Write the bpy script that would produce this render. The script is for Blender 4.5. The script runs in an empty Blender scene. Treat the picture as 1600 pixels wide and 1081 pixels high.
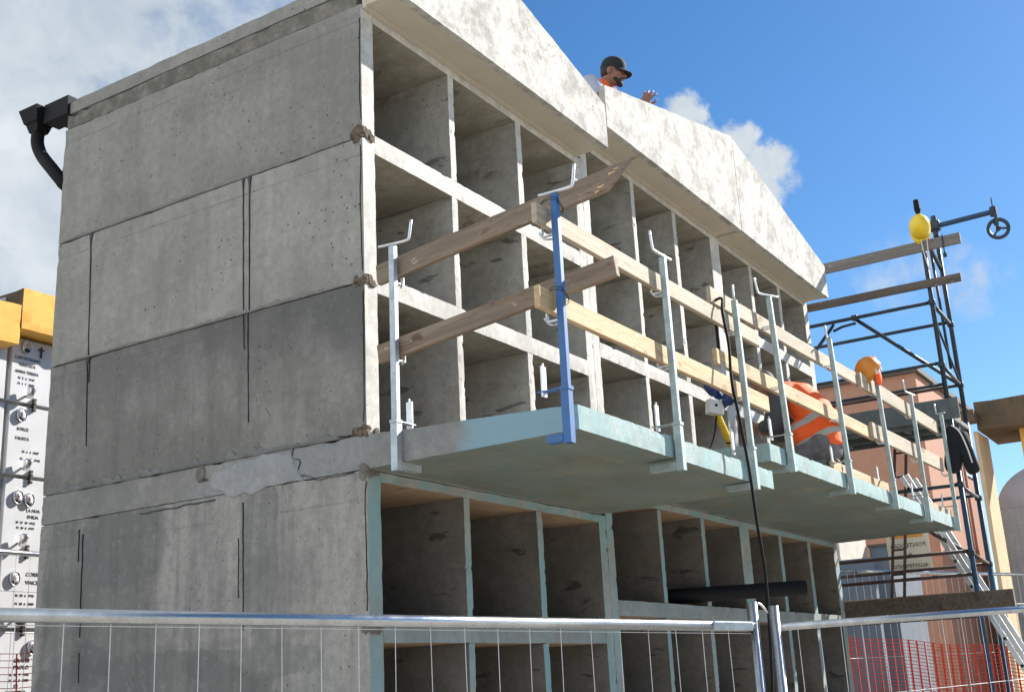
import bpy, bmesh, math, random
from mathutils import Vector, Matrix, Euler, noise

R = math.radians
random.seed(7)
scene = bpy.context.scene
COL = scene.collection

# ------------------------------------------------------------------ camera
cam_data = bpy.data.cameras.new('camera')
cam_data.sensor_width = 36.0
cam_data.lens = 41.06
cam_data.clip_start = 0.05
cam_data.clip_end = 3000
cam = bpy.data.objects.new('camera', cam_data)
cam.location = (-4.3457, -3.5244, -1.9854)
cam.rotation_euler = (1.8526, 0.0491, -1.0051)
COL.objects.link(cam)
scene.camera = cam

# ------------------------------------------------------------------ light
SUN_DIR = Vector((1.36, -0.725, 1.0)).normalized()          # towards the sun
sd = bpy.data.lights.new('sun', 'SUN')
sd.energy = 5.0
sd.angle = R(0.53)
sd.color = (1.0, 0.95, 0.87)
sun = bpy.data.objects.new('sun', sd)
sun.rotation_euler = SUN_DIR.to_track_quat('Z', 'Y').to_euler()
COL.objects.link(sun)

world = bpy.data.worlds.new('World')
scene.world = world
world.use_nodes = True
wt = world.node_tree
wt.nodes.clear()


def wn(t, **kw):
    n = wt.nodes.new(t)
    for k, v in kw.items():
        setattr(n, k, v)
    return n


def wmath(op, a, b=None, clamp=False):
    n = wn('ShaderNodeMath', operation=op, use_clamp=clamp)
    for i, v in enumerate((a, b)):
        if v is None:
            continue
        if isinstance(v, (int, float)):
            n.inputs[i].default_value = v
        else:
            wt.links.new(v, n.inputs[i])
    return n.outputs[0]


sky = wn('ShaderNodeTexSky', sky_type='NISHITA')
sky.sun_disc = False
sky.sun_elevation = math.asin(SUN_DIR.z)
sky.sun_rotation = math.atan2(SUN_DIR.x, SUN_DIR.y)
sky.altitude = 50
sky.air_density = 1.0
sky.dust_density = 0.3
sky.ozone_density = 4.0
bg = wn('ShaderNodeBackground')
bg.inputs[1].default_value = 0.075
hs = wn('ShaderNodeHueSaturation')
hs.inputs['Saturation'].default_value = 1.22
wt.links.new(sky.outputs[0], hs.inputs['Color'])
wt.links.new(hs.outputs[0], bg.inputs[0])
tc = wn('ShaderNodeTexCoord')
DIR = tc.outputs['Generated']


def wdot(v):
    n = wn('ShaderNodeVectorMath', operation='DOT_PRODUCT')
    wt.links.new(DIR, n.inputs[0])
    n.inputs[1].default_value = Vector(v).normalized()
    return n.outputs['Value']


def wramp(x, a, b):
    n = wn('ShaderNodeMapRange', interpolation_type='SMOOTHSTEP')
    wt.links.new(x, n.inputs[0])
    n.inputs[1].default_value = a
    n.inputs[2].default_value = b
    return n.outputs[0]


def wnoise(scale, detail, rough, dist=0.0, off=(0, 0, 0)):
    mp = wn('ShaderNodeMapping')
    mp.inputs['Location'].default_value = off
    wt.links.new(DIR, mp.inputs[0])
    n = wn('ShaderNodeTexNoise')
    n.inputs['Scale'].default_value = scale
    n.inputs['Detail'].default_value = detail
    n.inputs['Roughness'].default_value = rough
    n.inputs['Distortion'].default_value = dist
    wt.links.new(mp.outputs[0], n.inputs['Vector'])
    return n.outputs['Fac']


n_big = wnoise(5.5, 8, 0.55, 0.2)
n_det = wnoise(16, 8, 0.6, 0.3, (3, 1, 2))
# the bank of cloud to the left of the building, carried on unseen as added fill light
left = wramp(wdot((-0.6, 0.75, 0.3)), 0.02, 0.42)
d1 = wmath('MULTIPLY', left, 1.0)
mix_n = wmath('ADD', wmath('MULTIPLY', n_big, 0.62), wmath('MULTIPLY', n_det, 0.38))
m1 = wramp(wmath('ADD', mix_n, wmath('MULTIPLY', d1, 0.42)), 0.56, 0.80)
m1 = wmath('MULTIPLY', m1, wramp(left, 0.02, 0.25))
# small puffs beyond the roofs


n_puff = wmath('ADD', wmath('MULTIPLY', wnoise(17, 9, 0.62, 0.25, (7, 2, 5)), 0.75), wmath('MULTIPLY', wnoise(60, 5, 0.6, 0.2, (1, 3, 5)), 0.25))
TIGHT = 0.36


def puff(v, r, lo, hi, soft=0.30):
    k = wramp(wdot(v), math.cos(R(r)), 1.0)
    return wmath('MULTIPLY', wramp(wmath('ADD', n_puff, wmath('MULTIPLY', wmath('SUBTRACT', k, 1.0), soft)), lo, hi), wramp(k, 0.02, 0.35))


m2 = wmath('MAXIMUM', puff((0.832, 0.330, 0.446), 1.9, 0.40, 0.54, 0.24), puff((0.853, 0.308, 0.421), 2.3, 0.40, 0.54, 0.24))
m3 = puff((0.873, 0.289, 0.390), 2.7, 0.40, 0.55, 0.24)
m4 = wmath('MULTIPLY', puff((0.928, 0.205, 0.310), 3.4, 0.36, 0.66), 0.7)
m5 = wmath('MULTIPLY', puff((0.946, 0.148, 0.288), 2.8, 0.36, 0.64), 0.75)
mm = wmath('MAXIMUM', wmath('MAXIMUM', m1, m2), wmath('MAXIMUM', m3, wmath('MAXIMUM', m4, m5)))
cr = wn('ShaderNodeValToRGB')
cr.color_ramp.elements[0].position = 0.34
cr.color_ramp.elements[0].color = (0.44, 0.54, 0.66, 1)
cr.color_ramp.elements[1].position = 0.60
cr.color_ramp.elements[1].color = (0.86, 0.92, 0.97, 1)
wt.links.new(wmath('ADD', wmath('MULTIPLY', wnoise(3.6, 7, 0.55, 0.3, (1, 4, 2)), 0.6), wmath('MULTIPLY', n_det, 0.4)), cr.inputs[0])
bgc = wn('ShaderNodeBackground')
wt.links.new(cr.outputs[0], bgc.inputs[0])
# unseen clouds opposite the sun, brightened as added fill for the shaded faces
front = wramp(wdot(-SUN_DIR), -0.35, 0.55)
wt.links.new(wmath('ADD', wmath('MULTIPLY', front, 0.50), 0.46), bgc.inputs[1])
mx = wn('ShaderNodeMixShader')
wt.links.new(mm, mx.inputs[0])
wt.links.new(bg.outputs[0], mx.inputs[1])
wt.links.new(bgc.outputs[0], mx.inputs[2])
wo = wn('ShaderNodeOutputWorld')
wt.links.new(mx.outputs[0], wo.inputs[0])

scene.view_settings.view_transform = 'Standard'
scene.view_settings.look = 'None'
scene.view_settings.exposure = 1.0
scene.view_settings.gamma = 1.0
scene.render.engine = 'CYCLES'
scene.cycles.max_bounces = 6
scene.cycles.diffuse_bounces = 4

GROUND = -3.7

# ------------------------------------------------------------------ materials


class Mat:
    def __init__(s, name, rough=0.85, metal=0.0):
        s.m = bpy.data.materials.new(name)
        s.m.use_nodes = True
        s.t = s.m.node_tree
        s.b = s.t.nodes['Principled BSDF']
        s.b.inputs['Roughness'].default_value = rough
        s.b.inputs['Metallic'].default_value = metal
        s.tc = s.n('ShaderNodeTexCoord')
        s.P = s.tc.outputs['Object']

    def n(s, t, **kw):
        x = s.t.nodes.new(t)
        for k, v in kw.items():
            setattr(x, k, v)
        return x

    def put(s, v, sock):
        if isinstance(v, (int, float)):
            sock.default_value = v
        elif isinstance(v, (tuple, list, Vector)):
            v = tuple(v)
            if len(v) == 3 and sock.type == 'RGBA':
                v = v + (1.0,)
            sock.default_value = v
        else:
            s.t.links.new(v, sock)

    def math(s, op, a, b=None, clamp=False):
        x = s.n('ShaderNodeMath', operation=op, use_clamp=clamp)
        s.put(a, x.inputs[0])
        if b is not None:
            s.put(b, x.inputs[1])
        return x.outputs[0]

    def mapped(s, scale=(1, 1, 1), loc=(0, 0, 0), rot=(0, 0, 0), src=None):
        x = s.n('ShaderNodeMapping')
        s.put(src or s.P, x.inputs[0])
        x.inputs['Scale'].default_value = scale
        x.inputs['Location'].default_value = loc
        x.inputs['Rotation'].default_value = rot
        return x.outputs[0]

    def noise(s, scale, detail=4, rough=0.6, dist=0.0, vec=None):
        x = s.n('ShaderNodeTexNoise')
        s.put(vec or s.P, x.inputs['Vector'])
        x.inputs['Scale'].default_value = scale
        x.inputs['Detail'].default_value = detail
        x.inputs['Roughness'].default_value = rough
        x.inputs['Distortion'].default_value = dist
        return x.outputs['Fac']

    def ramp(s, x, a, b, lo=0.0, hi=1.0):
        r = s.n('ShaderNodeMapRange', interpolation_type='SMOOTHSTEP')
        s.put(x, r.inputs[0])
        r.inputs[1].default_value = a
        r.inputs[2].default_value = b
        r.inputs[3].default_value = lo
        r.inputs[4].default_value = hi
        return r.outputs[0]

    def mix(s, f, a, b, mode='MIX'):
        x = s.n('ShaderNodeMix', data_type='RGBA', blend_type=mode)
        s.put(f, x.inputs[0])
        s.put(a, x.inputs[6])
        s.put(b, x.inputs[7])
        return x.outputs[2]

    def xyz(s):
        x = s.n('ShaderNodeSeparateXYZ')
        s.put(s.P, x.inputs[0])
        return x.outputs

    def rand(s):
        return s.n('ShaderNodeObjectInfo').outputs['Random']

    def bump(s, h, strength=0.3, dist=0.01):
        x = s.n('ShaderNodeBump')
        x.inputs['Strength'].default_value = strength
        x.inputs['Distance'].default_value = dist
        s.put(h, x.inputs['Height'])
        s.t.links.new(x.outputs[0], s.b.inputs['Normal'])

    def done(s, col):
        s.put(col, s.b.inputs['Base Color'])
        return s.m


def concrete(name, c1, c2, scale=2.2, lo=0.38, hi=0.64, pores=0.6, bump=0.25, streak=0.25, lines=(), teal=0.0,
             teal_col=(0.22, 0.42, 0.44), blots=0.0, patch=None, fine=0.12, swirl=0.0, seed=0.0, grain=None, teal_from=None, rough=0.62, scratch=0.0, damp=None, stains=()):
    m = Mat(name, 0.9)
    P = m.mapped(loc=(seed, seed * 1.7, seed * 0.6))
    n1 = m.noise(scale, 9, rough, swirl, P)
    col = m.mix(m.ramp(n1, lo, hi), c1, c2)
    if patch:
        pn = m.noise(1.1, 3, 0.45, 0.4, m.mapped(loc=(4 + seed, 2, 9)))
        col = m.mix(m.ramp(pn, 0.53, 0.56), col, patch)
    if damp:
        # a damp stain that has soaked down from the joint above
        sx = m.xyz()
        dk = m.math('ADD', m.math('MULTIPLY', m.math('SUBTRACT', sx[2], damp[0]), 0.75), m.math('MULTIPLY', sx[1], -0.20))
        dk = m.math('ADD', dk, m.math('MULTIPLY', m.noise(1.8, 6, 0.62, 0.4, m.mapped(loc=(3, 1, 2))), 0.9))
        col = m.mix(m.ramp(dk, 0.42, 0.92, 0, damp[1]), col, damp[2])
    if stains:
        sx = m.xyz()
        wob = m.math('MULTIPLY', m.math('SUBTRACT', m.noise(3.2, 6, 0.62, 0.5, m.mapped(loc=(1, 5, 2))), 0.5), 2.2)
        for (yc, zc, ry, rz, amt, colr) in stains:
            a = m.math('POWER', m.math('ABSOLUTE', m.math('DIVIDE', m.math('SUBTRACT', sx[1], yc), ry)), 2.0)
            b = m.math('POWER', m.math('ABSOLUTE', m.math('DIVIDE', m.math('SUBTRACT', sx[2], zc), rz)), 2.0)
            d = m.math('ADD', m.math('ADD', a, b), wob)
            col = m.mix(m.ramp(d, 1.12, 0.82, 0, amt), col, colr)
    if streak:
        sv = m.mapped(scale=(9, 9, 0.7), loc=(seed, 0, 3))
        sn = m.noise(1.0, 6, 0.65, 0.3, sv)
        col = m.mix(m.ramp(sn, 0.40, 0.75, 0, streak), col, tuple(x * 0.45 for x in c1))
    if grain:
        gv = m.mapped(scale=grain)
        gn = m.noise(1.0, 5, 0.6, 0.6, gv)
        col = m.mix(m.ramp(gn, 0.40, 0.70, 0, 0.55), col, tuple(x * 0.62 for x in c1))
    if scratch:
        for sc, sd in (((1.6, 1.6, 2.6), 3.0), ((3.0, 3.0, 1.4), 8.0)):
            rn = m.noise(1.0, 3, 0.55, 0.5, m.mapped(scale=sc, loc=(sd, seed, sd)))
            rk = m.ramp(m.math('ABSOLUTE', m.math('SUBTRACT', rn, 0.5)), 0.007, 0.0, 0, scratch)
            rk = m.math('MULTIPLY', rk, m.ramp(m.noise(3.0, 3, 0.6, 0, m.mapped(loc=(sd, 1, 2))), 0.50, 0.60))
            col = m.mix(rk, col, (0.16, 0.15, 0.135))
    mn = m.noise(19, 5, 0.72, 0.2, P)
    col = m.mix(m.ramp(mn, 0.42, 0.68, 0, 0.38), col, tuple(x * 0.66 for x in c1))
    col = m.mix(m.ramp(mn, 0.46, 0.28, 0, 0.30), col, tuple(min(0.8, x * 1.22) for x in c2))
    fn = m.noise(70, 3, 0.7, 0, P)
    col = m.mix(m.ramp(fn, 0.3, 0.75, 0, fine * 2), col, tuple(x * 0.6 for x in c1))
    hsum = m.math('MULTIPLY', fn, 0.5)
    if pores:
        v = m.n('ShaderNodeTexVoronoi')
        m.put(m.mapped(loc=(seed, 0, 0)), v.inputs['Vector'])
        v.inputs['Scale'].default_value = 26
        pm = m.math('MULTIPLY', m.ramp(v.outputs['Distance'], 0.19, 0.10),
                    m.ramp(m.noise(6.5, 4, 0.65, 0, P), 0.50, 0.57))
        col = m.mix(m.math('MULTIPLY', pm, pores), col, (0.05, 0.05, 0.048))
        v2 = m.n('ShaderNodeTexVoronoi')
        m.put(P, v2.inputs['Vector'])
        v2.inputs['Scale'].default_value = 90
        pm2 = m.math('MULTIPLY', m.ramp(v2.outputs['Distance'], 0.22, 0.10),
                     m.ramp(m.noise(8, 2, 0.6, 0, P), 0.42, 0.62))
        col = m.mix(m.math('MULTIPLY', pm2, pores * 0.6), col, (0.09, 0.088, 0.083))
        hsum = m.math('SUBTRACT', hsum, m.math('MULTIPLY', m.math('ADD', pm, pm2), 1.2))
    if blots:
        bn = m.noise(1.0, 4, 0.6, 0.5, m.mapped(scale=(5, 3.2, 11), loc=(seed, 7, 1)))
        col = m.mix(m.ramp(bn, 0.615, 0.67, 0, blots), col, (0.030, 0.028, 0.026))
        rb = m.noise(1.0, 5, 0.65, 0.4, m.mapped(scale=(2.2, 1.4, 3), loc=(seed, 3, 8)))
        col = m.mix(m.ramp(rb, 0.54, 0.72, 0, 0.5), col, (0.20, 0.155, 0.105))
    if lines:
        z = m.xyz()[2]
        wob = m.math('MULTIPLY', m.math('SUBTRACT', m.noise(6, 4, 0.7), 0.5), 1.0)
        for (zl, wid, amp, dark) in lines:
            d = m.math('ABSOLUTE', m.math('SUBTRACT', m.math('ADD', z, m.math('MULTIPLY', wob, amp)), zl))
            k = m.math('MULTIPLY', m.ramp(d, wid, wid * 0.35), m.ramp(m.noise(3, 3, 0.6), 0.36, 0.55, 0.15, dark))
            col = m.mix(k, col, (0.10, 0.10, 0.098))
    if teal:
        tn = m.noise(3.4, 6, 0.65, 0.6, m.mapped(loc=(2, seed, 5), scale=(1, 1, 0.6)))
        tk = m.ramp(tn, 0.36, 0.60, 0.1, teal)
        if teal_from is not None:
            # the paint starts part of the way out along the slab
            tk = m.math('MULTIPLY', m.ramp(m.math('ADD', m.xyz()[1], m.math('MULTIPLY', tn, 0.5)), teal_from + 0.36, teal_from + 0.16), teal)
        col = m.mix(tk, col, teal_col)
    m.bump(m.math('ADD', hsum, m.math('MULTIPLY', n1, 0.4)), bump, 0.012)
    return m.done(col)


def wood(name, c1, c2, dark, wet=0.0):
    m = Mat(name, 0.75)
    r = m.rand()
    off = m.n('ShaderNodeCombineXYZ')
    for i, k in enumerate((37.0, 11.0, 23.0)):
        m.put(m.math('MULTIPLY', r, k), off.inputs[i])
    add = m.n('ShaderNodeVectorMath', operation='ADD')
    m.put(m.P, add.inputs[0])
    m.put(off.outputs[0], add.inputs[1])
    A = add.outputs[0]
    g = m.noise(1.0, 6, 0.6, 0.8, m.mapped(scale=(1.3, 30, 30), src=A))
    g2 = m.noise(1.0, 3, 0.5, 1.2, m.mapped(scale=(0.8, 9, 9), src=A))
    rings = m.math('ABSOLUTE', m.math('SINE', m.math('MULTIPLY', g2, 42)))
    col = m.mix(m.ramp(g, 0.35, 0.66), c1, c2)
    col = m.mix(m.ramp(rings, 0.35, 0.0, 0, 0.6), col, dark)
    kn = m.noise(1.0, 2, 0.4, 0.2, m.mapped(scale=(5, 9, 9), src=A))
    col = m.mix(m.ramp(kn, 0.68, 0.73, 0, 0.85), col, dark)
    ag = m.noise(1.0, 4, 0.6, 0, m.mapped(scale=(1.6, 5, 5), src=A))
    col = m.mix(m.ramp(ag, 0.45, 0.72, 0, 0.55), col, tuple(x * 0.55 + 0.07 for x in c1))
    sp = m.noise(1.0, 5, 0.7, 0.3, m.mapped(scale=(11, 22, 22), src=A))
    col = m.mix(m.ramp(sp, 0.64, 0.70, 0, 0.7), col, (0.50, 0.49, 0.46))
    if wet:
        col = m.mix(wet, col, tuple(x * 0.5 for x in dark))
    m.bump(g, 0.25, 0.004)
    return m.done(col)


def metal(name, col, rough=0.4, met=0.9, var=0.25, rust=0.0, splash=0.0):
    m = Mat(name, rough, met)
    n1 = m.noise(14, 5, 0.65)
    c = m.mix(m.ramp(n1, 0.35, 0.7, 0, var), col, tuple(x * 0.55 for x in col))
    if splash:
        n3 = m.noise(26, 5, 0.7, 0.5, m.mapped(scale=(1, 1, 0.45)))
        c = m.mix(m.ramp(n3, 0.58, 0.64, 0, splash), c, (0.30, 0.295, 0.275))
        n4 = m.noise(9, 4, 0.7)
        c = m.mix(m.ramp(n4, 0.62, 0.70, 0, 0.6), c, (0.16, 0.12, 0.08))
    if rust:
        n2 = m.noise(22, 6, 0.7)
        c = m.mix(m.ramp(n2, 0.56, 0.66, 0, rust), c, (0.10, 0.045, 0.02))
    m.put(m.ramp(n1, 0.3, 0.7, rough * 0.8, rough * 1.25), m.b.inputs['Roughness'])
    return m.done(c)


def plain(name, col, rough=0.7, var=0.2, scale=12, bump=0.0, dark=None, sheen=0.0):
    m = Mat(name, rough)
    n1 = m.noise(scale, 5, 0.65)
    c = m.mix(m.ramp(n1, 0.35, 0.7, 0, var), col, dark or tuple(x * 0.5 for x in col))
    if bump:
        m.bump(m.noise(scale * 3, 4, 0.7), bump, 0.01)
    return m.done(c)


JL = [(0.70, 0.005, 0.02, 0.5), (-0.075, 0.005, 0.015, 0.5), (1.49, 0.006, 0.02, 0.45), (-1.10, 0.005, 0.03, 0.35), (1.38, 0.004, 0.03, 0.25),
      (0.30, 0.004, 0.05, 0.22), (-0.45, 0.004, 0.05, 0.2)]
LZ = [(a - GROUND, b, c, d) for a, b, c, d in JL]          # the building's own origin sits on the ground
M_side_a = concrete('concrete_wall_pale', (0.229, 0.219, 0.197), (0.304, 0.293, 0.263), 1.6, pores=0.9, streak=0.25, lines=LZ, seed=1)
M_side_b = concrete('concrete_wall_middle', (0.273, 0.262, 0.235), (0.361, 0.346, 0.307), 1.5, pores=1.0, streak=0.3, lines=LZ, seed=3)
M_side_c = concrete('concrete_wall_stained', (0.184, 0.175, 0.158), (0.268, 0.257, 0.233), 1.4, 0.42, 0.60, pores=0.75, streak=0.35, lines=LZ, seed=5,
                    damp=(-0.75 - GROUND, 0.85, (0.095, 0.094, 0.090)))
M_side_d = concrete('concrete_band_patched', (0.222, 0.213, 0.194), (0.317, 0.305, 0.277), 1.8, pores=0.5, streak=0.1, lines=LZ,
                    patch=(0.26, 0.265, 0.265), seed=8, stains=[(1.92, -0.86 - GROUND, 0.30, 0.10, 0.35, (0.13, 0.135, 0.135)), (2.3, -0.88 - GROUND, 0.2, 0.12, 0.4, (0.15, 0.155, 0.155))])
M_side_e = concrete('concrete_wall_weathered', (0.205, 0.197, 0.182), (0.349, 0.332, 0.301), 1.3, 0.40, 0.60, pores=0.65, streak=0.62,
                    lines=LZ, seed=11, stains=[
    (1.70, -1.15 - GROUND, 0.34, 0.27, 0.55, (0.135, 0.136, 0.133)), (0.70, -1.25 - GROUND, 0.13, 0.55, 0.5, (0.145, 0.145, 0.142)),
    (2.15, -1.40 - GROUND, 0.25, 0.5, 0.35, (0.13, 0.13, 0.128)), (1.55, -1.90 - GROUND, 0.95, 0.17, 0.6, (0.125, 0.125, 0.123)),
    (0.75, -1.82 - GROUND, 0.5, 0.09, 0.45, (0.135, 0.135, 0.132)), (0.32, -2.05 - GROUND, 0.16, 0.28, 0.5, (0.31, 0.305, 0.29)),
    (1.95, -1.78 - GROUND, 0.16, 0.14, 0.6, (0.115, 0.115, 0.114)), (0.95, -2.3 - GROUND, 0.9, 0.22, 0.5, (0.12, 0.12, 0.118))])
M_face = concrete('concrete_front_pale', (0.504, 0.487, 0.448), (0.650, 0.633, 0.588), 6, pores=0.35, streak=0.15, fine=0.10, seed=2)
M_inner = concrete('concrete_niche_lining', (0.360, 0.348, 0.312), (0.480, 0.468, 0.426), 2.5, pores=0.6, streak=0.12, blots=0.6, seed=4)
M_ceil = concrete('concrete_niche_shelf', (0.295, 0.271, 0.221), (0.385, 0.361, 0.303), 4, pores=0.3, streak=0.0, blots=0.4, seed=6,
                  grain=(3, 1.0, 3))
M_low = concrete('concrete_front_teal_stained', (0.298, 0.284, 0.258), (0.389, 0.373, 0.341), 5, pores=0.45, streak=0.2, teal=0.85,
                 teal_col=(0.184, 0.333, 0.352), seed=7)
M_lowb = concrete('concrete_lower_beam_grey', (0.25, 0.243, 0.232), (0.33, 0.322, 0.305), 5, pores=0.45, streak=0.2, teal=0.35,
                  teal_col=(0.17, 0.29, 0.31), seed=17)
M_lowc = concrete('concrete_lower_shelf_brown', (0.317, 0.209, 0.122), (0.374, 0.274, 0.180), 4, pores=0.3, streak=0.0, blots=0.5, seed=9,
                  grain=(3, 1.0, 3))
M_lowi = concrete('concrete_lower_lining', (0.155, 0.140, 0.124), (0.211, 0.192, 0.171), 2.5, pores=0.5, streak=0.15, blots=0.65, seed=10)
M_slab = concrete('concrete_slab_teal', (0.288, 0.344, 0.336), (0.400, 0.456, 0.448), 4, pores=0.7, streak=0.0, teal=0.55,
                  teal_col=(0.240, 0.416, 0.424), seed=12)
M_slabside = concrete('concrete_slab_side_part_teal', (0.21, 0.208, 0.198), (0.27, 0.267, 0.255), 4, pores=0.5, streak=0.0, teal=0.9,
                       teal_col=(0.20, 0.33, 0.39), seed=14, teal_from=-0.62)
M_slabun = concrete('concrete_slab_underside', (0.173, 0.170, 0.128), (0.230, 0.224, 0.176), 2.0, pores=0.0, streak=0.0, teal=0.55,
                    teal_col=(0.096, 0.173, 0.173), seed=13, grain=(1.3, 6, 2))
M_fascia = concrete('concrete_fascia_trowelled', (0.30, 0.292, 0.27), (0.56, 0.55, 0.515), 6.0, 0.36, 0.58, pores=0.3, streak=0.0,
                    fine=0.12, swirl=0.25, seed=15, rough=0.74, scratch=0.65)
M_soffit = plain('soffit_cream_render', (0.52, 0.47, 0.38), 0.85, 0.12, 5)
M_mortar = concrete('mortar_bed_brown', (0.13, 0.12, 0.10), (0.24, 0.22, 0.19), 7, pores=0.5, streak=0.1, seed=16)
M_brick = plain('brick_rubble', (0.20, 0.155, 0.11), 0.95, 0.9, 38, 0.9, (0.035, 0.03, 0.026))
M_tar = plain('black_tar', (0.018, 0.018, 0.020), 0.45, 0.2)
M_black = plain('black_plastic', (0.006, 0.006, 0.007), 0.7, 0.2)
M_black.node_tree.nodes['Principled BSDF'].inputs['Specular IOR Level'].default_value = 0.25
M_galv = metal('galvanised_steel', (0.44, 0.49, 0.52), 0.5, 0.5, 0.45, 0.0, 0.8)
M_galvteal = metal('galvanised_steel_teal_splashed', (0.38, 0.46, 0.46), 0.55, 0.45, 0.5, 0.0, 0.85)
M_fence = metal('galvanised_fence_tube', (0.46, 0.475, 0.50), 0.27, 0.95, 0.5)
M_wire = metal('bright_mesh_wire', (0.62, 0.63, 0.64), 0.5, 0.5, 0.2)
M_bluep = plain('blue_painted_steel', (0.030, 0.125, 0.34), 0.5, 0.6, 16, 0, (0.05, 0.10, 0.18))
M_rod = metal('zinc_rod', (0.68, 0.70, 0.71), 0.4, 0.8)
M_scaf = metal('scaffold_blue_grey_paint', (0.030, 0.045, 0.060), 0.5, 0.35, 0.5, 0.7)
M_scafb = metal('scaffold_blue_paint', (0.018, 0.060, 0.120), 0.5, 0.2, 0.5, 0.6)
M_scafr = metal('scaffold_rusty_brown', (0.075, 0.045, 0.04), 0.6, 0.3, 0.5, 0.6)
M_alu = metal('ladder_aluminium', (0.60, 0.62, 0.63), 0.4, 0.85)
M_deck = plain('deck_weathered_sheet', (0.12, 0.14, 0.14), 0.7, 0.6, 9)
W_new = wood('plank_fresh_pine', (0.46, 0.32, 0.165), (0.55, 0.42, 0.25), (0.27, 0.15, 0.065))
W_mid = wood('plank_weathered_pine', (0.36, 0.295, 0.215), (0.45, 0.385, 0.295), (0.24, 0.16, 0.09))
W_old = wood('plank_red_brown', (0.18, 0.122, 0.080), (0.26, 0.195, 0.14), (0.08, 0.045, 0.028))
W_dark = wood('plank_dark_brown', (0.08, 0.058, 0.042), (0.14, 0.105, 0.078), (0.05, 0.035, 0.025))
W_grey = wood('plank_grey', (0.15, 0.13, 0.11), (0.21, 0.185, 0.16), (0.11, 0.085, 0.07))
M_splint = plain('broken_wood_splinters', (0.66, 0.42, 0.20), 0.8, 0.4, 40)
M_orange = plain('orange_hivis_cloth', (0.95, 0.13, 0.02), 0.8, 0.12, 20)
M_stripe = plain('silver_reflective_tape', (0.42, 0.42, 0.40), 0.4, 0.2, 30)
M_skin = plain('skin_tanned', (0.27, 0.125, 0.08), 0.6, 0.25, 24)
M_hair = plain('hair_dark', (0.022, 0.017, 0.014), 0.7, 0.3, 60, 0.3)
M_cap = plain('cap_black_cloth', (0.014, 0.018, 0.020), 0.85, 0.3, 40)
M_capg = plain('cap_badge_olive', (0.32, 0.33, 0.08), 0.7, 0.3, 40)
M_tee = plain('tshirt_pale_grey', (0.42, 0.42, 0.50), 0.9, 0.2, 18)
M_dkgreen = plain('dark_green_cloth', (0.020, 0.045, 0.040), 0.9, 0.4, 18)
M_sleeve = plain('sleeve_charcoal_cloth', (0.075, 0.078, 0.085), 0.9, 0.3, 18)
M_trou = plain('trousers_dusty_grey', (0.13, 0.12, 0.13), 0.9, 0.6, 12, 0, (0.28, 0.27, 0.27))
M_boot = plain('boot_leather', (0.06, 0.045, 0.03), 0.7, 0.4, 20)
M_eye = plain('eye_dark', (0.02, 0.015, 0.012), 0.3, 0.1)
M_hely = plain('helmet_yellow_plastic', (0.80, 0.55, 0.02), 0.3, 0.1, 6)
M_helo = plain('helmet_orange_plastic', (0.62, 0.22, 0.02), 0.35, 0.15, 6)
M_white = plain('white_plastic', (0.72, 0.70, 0.66), 0.5, 0.2, 10)
M_yel = plain('yellow_paint', (0.80, 0.55, 0.03), 0.5, 0.2, 20)
M_plug = plain('blue_plug_plastic', (0.02, 0.045, 0.16), 0.35, 0.2, 10)
M_greyp = plain('grey_plastic', (0.38, 0.40, 0.41), 0.5, 0.2, 10)
M_cord = plain('white_cord', (0.7, 0.7, 0.66), 0.8, 0.1)
M_net = plain('orange_plastic_net', (0.72, 0.055, 0.025), 0.6, 0.1)
M_jack = plain('black_jacket_cloth', (0.012, 0.013, 0.018), 0.9, 0.4, 14, 0.3)
M_lining = plain('jacket_white_piping', (0.6, 0.6, 0.6), 0.8, 0.1)
M_marble = plain('white_marble', (0.56, 0.565, 0.57), 0.35, 0.4, 5, 0, (0.44, 0.45, 0.46))
M_stonew = plain('pale_wall_render', (0.42, 0.42, 0.41), 0.85, 0.25, 6)
M_ochre = plain('yellow_ochre_render', (0.78, 0.45, 0.10), 0.9, 0.45, 5, 0.2, (0.55, 0.30, 0.07))
M_ochre2 = plain('brown_ochre_with_shade', (0.125, 0.085, 0.048), 0.9, 0.7, 5, 0.2, (0.06, 0.042, 0.025))  # brown of canopy beam and eave ends, darkened to carry their shade
M_beige = plain('beige_render', (0.60, 0.45, 0.29), 0.9, 0.3, 5, 0.1)
M_pink = plain('terracotta_pink_render', (0.43, 0.225, 0.15), 0.9, 0.2, 7, 0.2)
M_mauve = plain('mauve_grey_render', (0.13, 0.16, 0.205), 0.9, 0.2, 6)
M_stonep = plain('pale_stone_cladding', (0.55, 0.51, 0.46), 0.9, 0.4, 7)
M_grey = concrete('old_grey_concrete', (0.26, 0.27, 0.28), (0.34, 0.345, 0.35), 0.8, pores=0, streak=0.4, seed=21)
M_domem = plain('dome_grey_plaster', (0.36, 0.38, 0.42), 0.8, 0.4, 2)
M_bronze = metal('dark_bronze', (0.05, 0.042, 0.035), 0.45, 0.6)
M_silver = metal('polished_silver', (0.75, 0.76, 0.78), 0.25, 1.0, 0.1)
M_ink = plain('black_inlay_lettering', (0.02, 0.02, 0.02), 0.6, 0.0)
M_photo = plain('portrait_enamel_white', (0.70, 0.68, 0.66), 0.25, 0.1)
M_face2 = plain('portrait_skin_tone', (0.48, 0.30, 0.24), 0.4, 0.2, 30)
M_sign = plain('sign_sheet_cream', (0.72, 0.68, 0.55), 0.7, 0.12, 5)
M_signo = plain('sign_orange_panel', (0.80, 0.36, 0.06), 0.7, 0.1, 5)
M_tile = plain('dark_roof_edging', (0.10, 0.085, 0.075), 0.8, 0.4, 10)
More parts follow.
